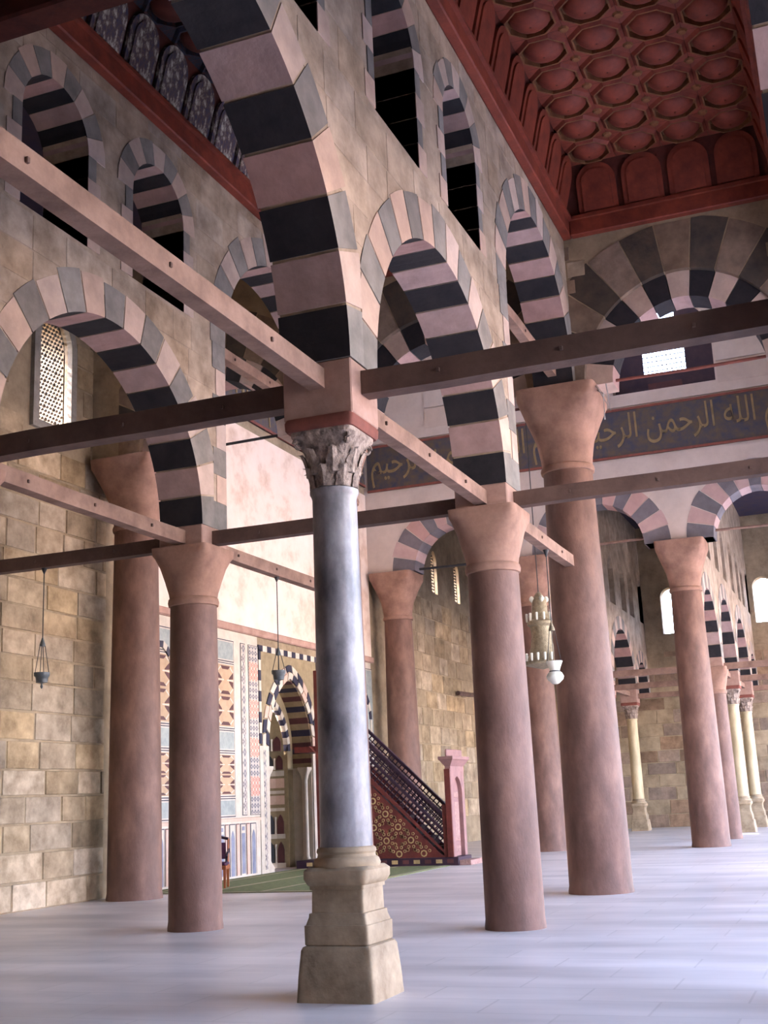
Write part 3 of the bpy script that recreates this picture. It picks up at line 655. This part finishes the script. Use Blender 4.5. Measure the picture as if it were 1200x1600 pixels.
# ------------------------------------------------------------------ inscription bands (blue ground, gilt lettering)
TXT = '\uFEE2\uFEF4\uFEA3\uFEAE\uFEDF\uFE8D \uFEE6\uFEE4\uFEA3\uFEAE\uFEDF\uFE8D \uFEEA\uFEE0\uFEDF\uFE8D \uFEE2\uFEB4\uFE91'
def inscription(name, label, loc, rz, length, reps):
    r = empty(name, loc, rz); tag(r, label, 'inscription')
    q = MB(); q.box(0, length, -.03, .012, 0, 1.5); q.build('ground', 'band_blue', r)
    for z in (0, 1.44):
        q = MB(); q.box(0, length, -.06, 0, z, z+.07); q.build('border', 'impost_red', r)
    for k in range(reps):
        cu = bpy.data.curves.new('lettering', 'FONT'); cu.body = TXT; cu.extrude = .012; cu.size = 1.0
        cu.resolution_u = 3
        t = bpy.data.objects.new('lettering', cu); C.objects.link(t)
        bpy.context.view_layer.update(); dp = bpy.context.evaluated_depsgraph_get()
        me = bpy.data.meshes.new_from_object(t.evaluated_get(dp)); bpy.data.objects.remove(t)
        if not me.vertices: continue
        xs = [v.co.x for v in me.vertices]; ys = [v.co.y for v in me.vertices]
        sx = (length/reps-.3)/(max(xs)-min(xs)); sy = 1.22/(max(ys)-min(ys))
        for v in me.vertices: v.co = ((v.co.x-min(xs))*sx, -.04-v.co.z, .14+(v.co.y-min(ys))*sy)
        me.materials.clear(); me.materials.append(MATS['band_gold']); me.name = 'lettering'
        o = link(bpy.data.objects.new('lettering', me), r); o.location = (length/reps*k+.15, 0, 0)
    return r
inscription('inscription_band', 'blue band of gilt Arabic lettering across the far dome wall', (U5-.42, VQ-.15, 11.15), -math.pi/2, VQ+W-.6, 2)
inscription('inscription_band', 'band of lettering high on the mihrab wall, top left of the plaster', (U2+.45, VQ-.03, 11.35), 0, U5-U2-.9, 2)

# ------------------------------------------------------------------ carved window screens
def screen(c, z0, zs, h, rise, label, pitch, frame, name, y=VQ+.10):
    r = empty(name, (c, y, z0)); tag(r, label, 'window', 'pierced screen windows')
    if frame:
        q = MB(); prism(q, 'u', -.14, -.05, .06, arch_hole(0, -.16, zs-z0, h+.16, rise+.16, 16), holes=[arch_hole(0, 0, zs-z0, h-.02, rise-.02, 16)]); q.build('frame', 'stucco', r)
    hs = []; rg = random.Random(c); row = 0; z = pitch*.6
    while z < zs-z0+rise:
        k = -int(h/pitch)-1
        while k*pitch < h+pitch:
            x = k*pitch+(pitch/2 if row % 2 else 0); k += 1
            rad = pitch*(.40 if (row % 3 == 1 and k % 3 == 0) else .30)
            zz = z-(zs-z0)
            lim = h-rad-.015 if zz <= 0 else (h-rad)*math.sqrt(max(0, 1-(zz/(rise-.02))**2))-rad*.4
            if abs(x) > lim: continue
            hs.append([(x+rad*cs(t), z+rad*sn(t)) for t in [2*math.pi*j/7+.3 for j in range(7)]])
        z += pitch*.87; row += 1
    q = MB(); prism(q, 'u', 0, 0, .03, arch_hole(0, 0, zs-z0, h, rise, 16), holes=hs); q.build('pierced_plate', 'stucco_dark', r)
screen(*WINS[0], 'tall arched window with a pierced stucco screen in the ashlar wall at left', .10, True, 'screen_window')
screen(*WINS[1], 'small golden pierced window left of the pair on the far wall', .13, False, 'screen_window')
screen(*WINS[2], 'small golden pierced window right of the pair on the far wall', .13, False, 'screen_window')

# ------------------------------------------------------------------ mosaic panels and dado on the mihrab wall
YF = VQ-.02
def slab(parent, name, x0, x1, z0, z1, m, d0=0, d1=.02):
    q = MB(); q.box(x0, x1, YF-d1, YF-d0+.018, z0, z1); return q.build(name, m, parent)
def framed(parent, x0, x1, z0, z1, m, name='panel', f=.05, fm='navy'):
    slab(parent, 'border', x0, x1, z0, z1, fm, 0, .012); slab(parent, name, x0+f*.45, x1-f*.45, z0+f*.45, z1-f*.45, 'marble_white', 0, .016); slab(parent, name, x0+f, x1-f, z0+f, z1-f, m, 0, .022)
mo = MB(); mo.box(U2+.45, U5-.4, YF-.10, YF+.03, 5.74, 5.92); tag(mo.build('trim_2', 'impost', bevel=.03), 'wooden moulding above the marble panels of the mihrab wall', 'moulding', kind='structure')
pn = empty('marble_facing', (14.0, VQ, 1.35)); tag(pn, 'inlaid marble and mosaic facing left of the mihrab', 'wall panel'); pn.location = (0, 0, 0)
slab(pn, 'backing', 11.3, MC-MH-.52, 1.35, 5.74, 'marble_white', 0, .004)
def cells(x0, x1, z0, z1, n):
    "inlaid panel of n square figures: dark trapezoids and arrow heads round a tan star"
    framed(pn, x0, x1, z0, z1, 'mosaic_tan', 'mosaic')
    h_ = (z1-z0-.1)/n; w_ = x1-x0-.12; q = MB(); wq = MB()
    for k in range(n):
        cx, cz = (x0+x1)/2, z0+.05+h_*(k+.5)
        S = lambda pts: [(cx+a*w_/2, cz+b*h_/2) for a, b in pts]
        for f in (1, -1):
            prism(q, 'u', YF, -.028, .0, S([(-.62, .92*f), (.62, .92*f), (.34, .70*f), (-.34, .70*f)]))
            for g in (1, -1):
                prism(q, 'u', YF, -.028, .0, S([(.97*f, .10*g), (.97*f, .52*g), (.72*f, .34*g), (.46*f, .12*g), (.5*f, .06*g)]))
                prism(wq, 'u', YF, -.026, .0, S([(.55*f, .95*g), (.95*f, .58*g), (.9*f, .52*g), (.45*f, .88*g)]))
            prism(wq, 'u', YF, -.026, .0, S([(.2*f, -.04), (.98*f, -.04), (.98*f, .04), (.2*f, .04)]))
    tag(q.build('dark_inlay', 'maroon', pn), kind='stuff'); tag(wq.build('white_inlay', 'marble_white', pn), kind='stuff')
for x0 in (12.1, 14.98):
    z = 5.5
    framed(pn, x0, x0+.9, z-.52, z, 'verde'); cells(x0, x0+.9, z-2.1, z-.55, 2)
    framed(pn, x0, x0+.9, z-2.62, z-2.13, 'verde'); cells(x0, x0+.9, z-3.66, z-2.65, 2); framed(pn, x0, x0+.9, 1.38, z-3.69, 'verde')
framed(pn, 16.22, 16.46, 1.4, 5.5, 'mosaic_strip', 'mosaic', .04)
framed(pn, 16.62, 17.14, 1.4, 5.5, 'mosaic_diamond', 'mosaic', .03)
framed(pn, 13.4, 13.64, 1.4, 5.5, 'mosaic_strip', 'mosaic', .04); framed(pn, 13.8, 14.7, 1.4, 5.5, 'mosaic_diamond', 'mosaic', .03)
dd = empty('dado', (0, 0, 0)); tag(dd, 'dado of upright marble strips with pointed niches below the mosaics', 'dado')
slab(dd, 'backing', 11.3, MC-MH-.52, 0, 1.32, 'marble_white', 0, .006); slab(dd, 'top_rail', 11.3, MC-MH-.52, 1.27, 1.34, 'pink_marble', 0, .03)
x = 11.4; k = 0
while x < 16.75:
    if k % 4 == 0:
        slab(dd, 'strip', x, x+.30, .05, 1.22, 'navy', 0, .012); slab(dd, 'strip', x+.03, x+.27, .05, 1.2, 'marble_white', 0, .016)
        q = MB(); prism(q, 'u', YF, -.022, .015, arch_hole(x+.15, .05, .85, .085, .22, 10)); q.build('niche_panel', 'slate_blue', dd); x += .33
    elif k % 4 == 2:
        slab(dd, 'strip', x, x+.28, .05, 1.22, 'navy', 0, .012); slab(dd, 'strip', x+.03, x+.25, .05, 1.2, 'marble_white', 0, .016); slab(dd, 'niche_panel', x+.06, x+.22, .08, 1.0, 'slate_blue', 0, .022); slab(dd, 'niche_panel', x+.08, x+.2, 1.06, 1.15, 'slate_blue', 0, .022); x += .31
    else:
        slab(dd, 'strip', x, x+.17, .05, 1.22, 'maroon', 0, .012); slab(dd, 'strip', x+.02, x+.15, .05, 1.2, 'pink_marble', 0, .018); x += .20
    k += 1
# facing on the right of the mihrab
pr_ = empty('marble_facing', (0, 0, 0)); tag(pr_, 'grey and white marble facing with a striped blind arch right of the mihrab', 'wall panel')
slab(pr_, 'backing', MC+MH+.52, U5-.5, 0, 5.74, 'marble_white', 0, .004)
framed(pr_, 23.1, 24.75, .3, 5.55, 'verde', 'panel', .05)
for k in range(9):
    q = MB(); s0, s1 = k/9, (k+.92)/9
    poly = [arch_pt(23.9, 4.0, .5, .8, s0), arch_pt(23.9, 4.0, .5, .8, s1), arch_pt(23.9, 4.0, .5, .8, s1, .16), arch_pt(23.9, 4.0, .5, .8, s0, .16)]
    prism(q, 'u', YF, -.05, .015, poly); q.build('arch_block', ('navy', 'marble_white')[k % 2], pr_)
for x in (23.32, 24.48): slab(pr_, 'pilaster', x-.05, x+.05, 1.0, 4.0, 'marble_white', 0, .06)
framed(pr_, 20.9, 22.8, .3, 5.5, 'mosaic_diamond', 'panel', .05)

# blind arch seen as a sliver left of the near column
for k in range(9):
    q = MB(); s0, s1 = k/9, (k+.92)/9
    poly = [arch_pt(12.55, 4.55, .4, .5, s0), arch_pt(12.55, 4.55, .4, .5, s1), arch_pt(12.55, 4.55, .4, .5, s1, .14), arch_pt(12.55, 4.55, .4, .5, s0, .14)]
    prism(q, 'u', YF, -.05, .015, poly); q.build('arch_block', ('navy', 'marble_white')[k % 2], pn)

# ------------------------------------------------------------------ mihrab
mi = empty('mihrab', (MC, VQ, 0)); tag(mi, 'mihrab niche with striped pointed arch, colonnettes and tiers of little arcades', 'mihrab')
def mslab(name, x0, x1, y0, y1, z0, z1, m): q = MB(); q.box(x0, x1, y0, y1, z0, z1); return q.build(name, m, mi)
DEP = .55
# frame of black and white dashes
for sgn in (-1, 1):
    for k in range(9):
        z0 = 3.1+k*.26; mslab('frame_block', min(sgn*1.68, sgn*1.80), max(sgn*1.68, sgn*1.80), -.05, .02, z0, z0+.255, ('navy', 'marble_white')[k % 2])
for k in range(15): mslab('frame_block', -1.80+k*.24, -1.80+(k+.98)*.24, -.05, .02, 5.4, 5.55, ('navy', 'marble_white')[k % 2])
q = MB(); prism(q, 'u', 0, -.025, .02, [(-1.68, 3.05), (-1.68, 5.4), (1.68, 5.4), (1.68, 3.05), (MH+.0, 3.05)]+arch_pts(0, MZ, MH, MR, 20)[::-1]+[(-MH, 3.05)]); q.build('spandrel', 'ochre_stone', mi)
# face voussoirs, two bands of zigzag
for (r0, r1, n, cols) in ((.0, .17, 15, ('marble_white', 'navy', 'pink_marble')), (.19, .36, 15, ('navy', 'marble_white', 'pink_marble'))):
    for k in range(n):
        g = .12/n; sk = .2/n if r0 == 0 else -.2/n
        poly = [arch_pt(0, MZ, MH, MR, k/n, r0), arch_pt(0, MZ, MH, MR, (k+.5)/n, r0), arch_pt(0, MZ, MH, MR, (k+1)/n-g, r0), arch_pt(0, MZ, MH, MR, min(1, max(0, (k+1)/n-g+sk)), r1), arch_pt(0, MZ, MH, MR, min(1, max(0, (k+.5)/n+sk)), r1), arch_pt(0, MZ, MH, MR, min(1, max(0, k/n+sk)), r1)]
        q = MB(); prism(q, 'u', 0, -.055, .02, poly); q.build('voussoir', cols[0] if k % 2 else cols[1+(k//2) % 2], mi)
# striped reveal
cols = ('navy', 'ochre_stone', 'maroon', 'ochre_stone')
for k in range(27):
    q = MB(); prism(q, 'u', 0, 0, DEP, [arch_pt(0, MZ, MH, MR, k/27, -.03), arch_pt(0, MZ, MH, MR, (k+1)/27, -.03), arch_pt(0, MZ, MH, MR, (k+1)/27, .02), arch_pt(0, MZ, MH, MR, k/27, .02)]); q.build('reveal_band', cols[k % 4], mi)
for sgn in (-1, 1):
    for k in range(4):
        z0 = 2.55+k*.125; mslab('reveal_band', min(sgn*(MH-.03), sgn*(MH+.02)), max(sgn*(MH-.03), sgn*(MH+.02)), 0, DEP, z0, z0+.125, cols[(k+1) % 4])
    mslab('jamb', min(sgn*(MH-.03), sgn*(MH+.02)), max(sgn*(MH-.03), sgn*(MH+.02)), 0, DEP, 0, 2.55, 'marble_white')
    mslab('pier', min(sgn*(MH), sgn*1.8), max(sgn*MH, sgn*1.8), -.04, .02, 0, 3.05, 'marble_white')
    mslab('pier_inlay', min(sgn*1.5, sgn*1.6), max(sgn*1.5, sgn*1.6), -.05, .02, .1, 2.95, 'mosaic_strip')
    co = MB(); cx = sgn*(MH-.17); cy = .14
    co.squircle([(.13, 0, 10), (.13, .12, 10), (.10, .2, 3), (.085, .26, 2)], 20, (cx, cy)); co.lathe([(.08, .25), (.075, 2.25)], 16, (cx, cy)); co.squircle([(.085, 2.24, 2), (.10, 2.35, 3), (.15, 2.5, 10), (.15, 2.56, 12)], 20, (cx, cy)); co.build('colonnette', 'marble_white', mi, smooth=True)
# inner order
IH, IZ, IR = .95, 3.0, 1.25
q = MB(); prism(q, 'u', DEP, 0, .12, [(-MH, 0), (-IH, 0)]+arch_pts(0, IZ, IH, IR, 18)+[(IH, 0), (MH, 0)]+arch_pts(0, MZ, MH, MR, 18)[::-1]); q.build('inner_wall', 'ochre_stone', mi)
for k in range(19):
    q = MB(); prism(q, 'u', DEP, -.03, .12, [arch_pt(0, IZ, IH, IR, k/19, -.01), arch_pt(0, IZ, IH, IR, (k+.95)/19, -.01), arch_pt(0, IZ, IH, IR, (k+.95)/19, .13), arch_pt(0, IZ, IH, IR, k/19, .13)]); q.build('inner_voussoir', ('navy', 'marble_white')[k % 2], mi)
# concave niche with hood
ny = DEP+.1; R = IH
q = MB(); seg = 14; rows = []
for z, rr in [(0, R), (2.9, R), (3.3, R*.95), (3.7, R*.75), (4.0, R*.45), (4.15, R*.1)]:
    rows.append([(rr*cs(math.pi*j/seg), ny+R*1.0*sn(math.pi*j/seg)*(rr/R), z) for j in range(seg+1)])
vs_ = [p for r in rows for p in r]; fs = []
for i in range(len(rows)-1):
    for j in range(seg): a = i*(seg+1)+j; fs.append((a, a+1, a+seg+2, a+seg+1))
q.add(vs_, fs); q.build('niche', 'ochre_stone', mi, smooth=True)
def nichept(t, rad, z): return (rad*cs(t), ny+rad*sn(t), z)
for ti, (z0, z1, n) in enumerate(((.12, .72, 11), (.86, 1.42, 11), (1.98+.55, 2.95, 11), (3.02, 3.45, 9))):
    rad = R-.03 if ti < 3 else R*.88
    for k in range(n):
        t = math.pi*(k+.5)/n; w_ = math.pi/n*.34
        q = MB(); pts = []
        outl = [(-1, 0), (1, 0), (1, .62), (.6, .85), (0, 1), (-.6, .85), (-1, .62)]
        q.add([nichept(t+w_*a, rad, z0+(z1-z0)*.9*b) for a, b in outl]+[nichept(t+w_*a, rad+.05, z0+(z1-z0)*.9*b) for a, b in outl], [tuple(range(7))]+[(i, (i+1) % 7, 7+(i+1) % 7, 7+i) for i in range(7)]); q.build('blind_arch', 'niche_dark' if k % 2 else 'maroon', mi)
        for e in ((k,) if k else ()):
            tt = math.pi*e/n; c_ = nichept(tt, rad-.03, 0); q = MB(); q.lathe([(.03, z0), (.022, z0+.05), (.022, z1-.2), (.035, z1-.12)], 8, (c_[0], c_[1])); q.build('small_colonnette', 'marble_white', mi)
for z0, z1, m in ((0, .12, 'marble_white'), (.74, .86, 'marble_white'), (1.45, 1.53, 'marble_white'), (1.62, 1.85, 'pink_marble'), (1.9, 1.98, 'marble_white'), (2.05, 2.3, 'pink_marble'), (2.36, 2.5, 'marble_white')):
    q = MB(); n = 12; rr = R-.025
    q.add([nichept(math.pi*j/n, rr, z) for z in (z0, z1) for j in range(n+1)], [(j, j+1, n+2+j, n+1+j) for j in range(n)]); q.build('band', m, mi)

# ------------------------------------------------------------------ pulpit (minbar)
mn = empty('minbar', (19.05, 5.4, 0)); tag(mn, 'dark red wooden pulpit with latticed stair rail and inlaid side', 'pulpit')
X0, X1 = 0.0, .95
zt_ = lambda y: 1.17+.973*(y-.15)    # y measured from the pulpit front (world v = 5.4 + y)
def mbox(name, x0, x1, y0, y1, z0, z1, m, bevel=0, parent=mn): q = MB(); q.box(x0, x1, y0, y1, z0, z1); return q.build(name, m, parent, bevel=bevel)
YB = 3.5
mbox('plinth', -.05, X1+.05, -.15, 4.2, 0, .2, 'minbar_dark', .01)
for k in range(14):
    y = -.02+k*.29; mbox('plinth_inlay', -.058, -.045, y, y+.16, .06, .15, 'inlay' if k % 2 else 'maroon')
for sx in (0, 1):
    xo = X0 if sx == 0 else X1-.06
    q = MB(); prism(q, 'v', xo, 0, .06, [(.2, .2), (YB, .2), (YB, zt_(YB)-1.06), (.35, max(.22, zt_(.35)-1.06))]); q.build('side_panel', 'minbar_red', mn)
    for nm, o0, o1, m in (('stringer', -1.06, -.88, 'minbar_red'), ('middle_rail', -.46, -.37, 'minbar_dark'), ('handrail', -.08, .02, 'minbar_dark')):
        q = MB(); prism(q, 'v', xo, -.02, .08, [(.12, max(.2, zt_(.12)+o0)), (YB, zt_(YB)+o0), (YB, zt_(YB)+o1), (.12, max(.22, zt_(.12)+o1))]); q.build(nm, m, mn)
    for nm, o0, o1, st in (('upper_lattice', -.38, -.06, .105), ('lower_lattice', -.90, -.44, .105)):
        q = MB(); sl_ = .973; ln = math.hypot(1, sl_); ey, ez = 1/ln, sl_/ln; hgt = (o1-o0)/ln
        def bar(a, b_, hw2):
            d_ = Vector((0, b_[0]-a[0], b_[1]-a[1])).normalized(); nn = Vector((0, -d_.z, d_.y))*hw2
            P = [Vector((xo+.03, *a))-nn, Vector((xo+.03, *a))+nn, Vector((xo+.03, *b_))+nn, Vector((xo+.03, *b_))-nn]
            q.loft([[tuple(p+Vector((e_, 0, 0))) for p in P] for e_ in (-.013, .013)])
        y = .3
        while y < YB-.05:          # slats square to the rail
            za = zt_(y)+o0; a_ = (y, za); b_ = (y-ez*hgt, za+ey*hgt)
            if b_[0] > .12: bar(a_, b_, .014)
            y += .125*ey
        nl = max(2, round(hgt/.125))
        for k in range(1, nl):
            o_ = o0+(o1-o0)*k/nl; bar((.15, zt_(.15)+o_), (YB, zt_(YB)+o_), .014)
        q.build(nm, 'minbar_dark', mn)
# star inlay on the visible side: small raised rings and lozenges
q = MB(); rg = random.Random(2)
def ring(y, z, r, n, rot=0, w_=.35):
    o1 = [(-.012, y+r*cs(rot+2*math.pi*j/n), z+r*sn(rot+2*math.pi*j/n)) for j in range(n)]; o2 = [(-.012, y+r*(1-w_)*cs(rot+2*math.pi*j/n), z+r*(1-w_)*sn(rot+2*math.pi*j/n)) for j in range(n)]
    b1 = [(.005, p[1], p[2]) for p in o1]
    q.add(o1+o2+b1, [(j, (j+1) % n, n+(j+1) % n, n+j) for j in range(n)]+[(j, (j+1) % n, 2*n+(j+1) % n, 2*n+j) for j in range(n)])
for cy, cz in [(.75+.65*i, .30+.65*j) for i in range(5) for j in range(4)]+[(1.075+.65*i, .625+.65*j) for i in range(4) for j in range(3)]:
    if True:
        if cz > zt_(cy)-1.12: continue
        ring(cy, cz, .085, 8)
        for j in range(8):
            a = 2*math.pi*j/8+.39
            for rr, sz, nn in ((.165, .042, 5), (.25, .048, 6)):
                y, z = cy+rr*cs(a+(.39 if rr == .31 else 0)), cz+rr*sn(a+(.39 if rr == .31 else 0))
                if z < .27 or z > zt_(y)-1.14 or y < .5 or y > YB: continue
                ring(y, z, sz, nn, a)
tag(q.build('star_inlay', 'inlay', mn), 'small gold inlaid stars and lozenges', kind='stuff')
mbox('newel', -.03, .10, .03, .22, .2, 1.45, 'minbar_red', .01); mbox('newel', X1-.1, X1+.03, .03, .22, .2, 1.45, 'minbar_red', .01)
for k in range(10): mbox('stair_tread', .06, X1-.06, .35+k*.3, .65+k*.3+.02, .2, .2+(k+1)*.255, 'minbar_dark')
mbox('platform_post', -.02, .1, YB-.05, YB+.1, .2, 5.0, 'minbar_red', .01); mbox('platform_post', X1-.1, X1+.02, YB-.05, YB+.1, .2, 5.0, 'minbar_red', .01)
mbox('platform', 0, X1, YB, 4.2, 2.9, 3.05, 'minbar_red')
# portal
po = mbox('portal_jamb', -.05, .14, -.06, .06, .2, 2.25, 'portal_pink', .01); mbox('portal_jamb', X1-.14, X1+.05, -.06, .06, .2, 2.25, 'portal_pink', .01)
mbox('portal_edge', -.09, -.04, -.05, .10, .2, 2.3, 'minbar_red', .005)
q = MB(); prism(q, 'u', 0, -.05, .05, [(.13, 2.3), (.13, 1.7)]+arch_pts(.475, 1.7, .345, .42, 12)+[(.82, 2.3)]); q.build('portal_arch', 'portal_pink', mn)
mbox('portal_door', .13, .82, .05, .09, .2, 2.15, 'portal_pink')
for z0, z1 in ((.3, .45), (.55, 1.5), (1.6, 1.75)): mbox('door_panel', .2, .75, .03, .06, z0, z1, 'portal_panel', .012)
q = MB()
q.loft([[(x0, -.06-e, z), (x1, -.06-e, z), (x1, .08+e, z), (x0, .08+e, z)] for x0, x1, e, z in ((-.05, X1+.05, 0, 2.24), (-.05, X1+.05, 0, 2.36), (-.16, X1+.16, .09, 2.5), (-.2, X1+.2, .12, 2.53), (-.2, X1+.2, .12, 2.6))]); q.build('portal_cornice', 'portal_pink', mn)
mbox('portal_cresting', -.12, X1+.12, -.02, .04, 2.6, 2.78, 'portal_pink', .02)
mbox('step', .0, X1, -.45, -.15, 0, .12, 'portal_panel', .01)

# ------------------------------------------------------------------ carpet, chair
cp = empty('prayer_carpet', (0, 0, 0)); tag(cp, 'olive green prayer carpet with pale row lines in front of the mihrab', 'carpet')
q = MB(); q.box(11.45, 18.93, 5.45, 9.55, .0, .014); q.build('pile', 'carpet', cp)
for v in (5.5, 6.75, 8.0, 9.2): q = MB(); q.box(11.5, 18.9, v, v+.10, .01, .0155); q.build('row_line', 'carpet_line', cp)
q = MB(); q.box(11.45, 11.6, 5.45, 9.55, .01, .0155); q.build('edge_line', 'carpet_line', cp)
ch = empty('armchair', (12.72, 8.42, .0156), math.radians(200)); tag(ch, 'small red wooden armchair with dark seat half hidden by the left column', 'chair')
for sx in (-1, 1):
    for sy in (-1, 1):
        q = MB(); q.loft([[(sx*.22+a*w_, sy*.22+b*w_, z) for a, b in ((-1, -1), (1, -1), (1, 1), (-1, 1))] for z, w_ in ((0, .02), (.4, .03), (.44, .03))]); q.build('leg', 'chair_wood', ch)
q = MB(); q.box(-.26, .26, -.26, .26, .36, .44); q.build('seat_rail', 'chair_wood', ch, bevel=.01)
q = MB(); q.box(-.25, .25, -.25, .25, .44, .50); q.build('seat_cushion', 'chair_seat', ch, bevel=.02)
for sy in (-1, 1):
    q = MB(); q.tube([(.2, sy*.25, .44), (.22, sy*.26, .62), (.15, sy*.27, .69), (-.05, sy*.27, .70), (-.24, sy*.25, .74)], .024, 8); q.build('armrest', 'minbar_dark', ch, smooth=True)
    q = MB(); q.tube([(-.24, sy*.22, .44), (-.27, sy*.22, .7), (-.32, sy*.22, .95)], .024, 8); q.build('back_post', 'chair_wood', ch, smooth=True)
q = MB(); q.tube([(-.32, -.22, .95), (-.345, 0, 1.0), (-.32, .22, .95)], .03, 8); q.build('top_rail', 'minbar_dark', ch, smooth=True)
q = MB(); q.box(-.30, -.27, -.17, .17, .55, .88); q.build('back_pad', 'chair_seat', ch, bevel=.01)

# ------------------------------------------------------------------ hanging lamps and chandelier
def oil_lamp(x, y, ztop, zcone, zbowl, label):
    r = empty('hanging_lamp', (x, y, zbowl)); tag(r, label, 'lamp', 'small metal hanging lamps')
    q = MB(); q.lathe([(.01, ztop-zbowl-.09), (.05, ztop-zbowl), (.05, ztop-zbowl+.01)], 10); q.build('hook', 'iron', r)
    q = MB(); q.tube([(0, 0, ztop-zbowl-.08), (0, 0, zcone-zbowl)], .008, 6); q.build('wire', 'iron', r)
    q = MB(); q.lathe([(.008, zcone-zbowl+.04), (.045, zcone-zbowl-.08), (.045, zcone-zbowl-.1)], 12); q.build('cap', 'lamp_metal', r)
    for k in range(4):
        a = k*math.pi/2+.4; q = MB(); q.tube([(.04*cs(a), .04*sn(a), zcone-zbowl-.09), (.105*cs(a), .105*sn(a), .14)], .006, 5); q.build('chain', 'iron', r)
    q = MB(); q.lathe([(.02, -.01), (.085, 0), (.095, .08), (.115, .10), (.12, .15), (.105, .15), (.09, .08), (.02, .03)], 16); q.build('bowl', 'lamp_metal', r, smooth=True)
    q = MB(); q.lathe([(.008, -.09), (.022, -.06), (.012, -.02), (.03, 0)], 10); q.build('finial', 'lamp_metal', r)
oil_lamp(D, 7.15, ZB-.1, 4.2, 3.55, 'small metal hanging lamp in front of the ashlar wall at left')
oil_lamp(7.93, W, ZB-.09, 4.1, 3.6, 'small metal hanging lamp in front of the mihrab arch')
r = empty('mosque_lamp', (8.28, 0, 3.22)); tag(r, 'white glass hanging lamp with flared neck beside the tall pitted column', 'lamp')
q = MB(); q.lathe([(.01, 1.98), (.05, 2.1), (.05, 2.11)], 10); q.build('hook', 'iron', r)
q = MB(); q.tube([(0, 0, 2.0), (0, 0, .95)], .008, 6); q.build('wire', 'iron', r)
q = MB(); q.lathe([(.01, .96), (.05, .84), (.05, .82)], 12); q.build('cap', 'brass', r)
for k in range(3): a = k*2.09+.3; q = MB(); q.tube([(.045*cs(a), .045*sn(a), .83), (.12*cs(a), .12*sn(a), .34)], .006, 5); q.build('chain', 'iron', r)
q = MB(); q.lathe([(.03, 0), (.06, .015), (.12, .07), (.135, .12), (.11, .17), (.075, .195), (.085, .24), (.13, .35), (.12, .35), (.07, .24), (.02, .2)], 20); q.build('glass', 'lamp_glass', r, smooth=True)
q = MB(); q.lathe([(.08, .185), (.088, .195), (.08, .205)], 20); q.build('neck_band', 'iron', r)
cr = empty('chandelier', (16.55, 2.2, 4.3)); tag(cr, 'tiered brass chandelier with rows of small glass lights', 'chandelier')
q = MB(); q.tube([(0, 0, 1.75), (0, 0, 21.7)], .012, 6); q.build('chain', 'iron', cr)
q = MB(); q.lathe([(.02, 0), (.42, .1), (.44, .14), (.40, .18), (.33, .25), (.26, .5), (.22, .75), (.24, .95), (.30, 1.0), (.30, 1.06), (.22, 1.12), (.18, 1.3), (.17, 1.55), (.06, 1.72), (.02, 1.75)], 20); q.build('body', 'brass', cr, smooth=True)
for rad, z, n in ((.44, .17, 18), (.31, 1.08, 12)):
    for k in range(n):
        a = 2*math.pi*k/n; q = MB(); q.lathe([(.018, 0), (.026, .04), (.03, .16), (.022, .17)], 8); o = q.build('light_cup', 'lamp_glass', cr); o.location = (rad*cs(a), rad*sn(a), z)
for k in range(4):
    a = k*math.pi/2+.6; q = MB(); q.lathe([(.01, 0), (.055, .05), (.06, .09), (.03, .14), (.01, .15)], 10); o = q.build('ball', 'lamp_glass', cr, smooth=True); o.location = (.17*cs(a), .17*sn(a), 1.5)

# loose cables by the tall capital
for k, pts in enumerate(([(U2-.4, -.69, 8.45), (U2-.62, -.78, 8.3), (U2-.6, -.95, 7.9), (U2-.55, -.9, 8.4)], [(U2-.3, -.69, 8.4), (U2-.66, -.86, 8.2), (U2-.62, -.84, 7.75)])):
    o = MB().tube(pts, .012, 6).build('cable', 'cable'); tag(o, ['looped grey cable hanging at the tall pitted column capital', 'loose straight cable end beside the flaring capital'][k], 'cable')

portal('daylight_courtyard', (20, -9.65, 3.9), 48, 7.8, (0, 1, 0))
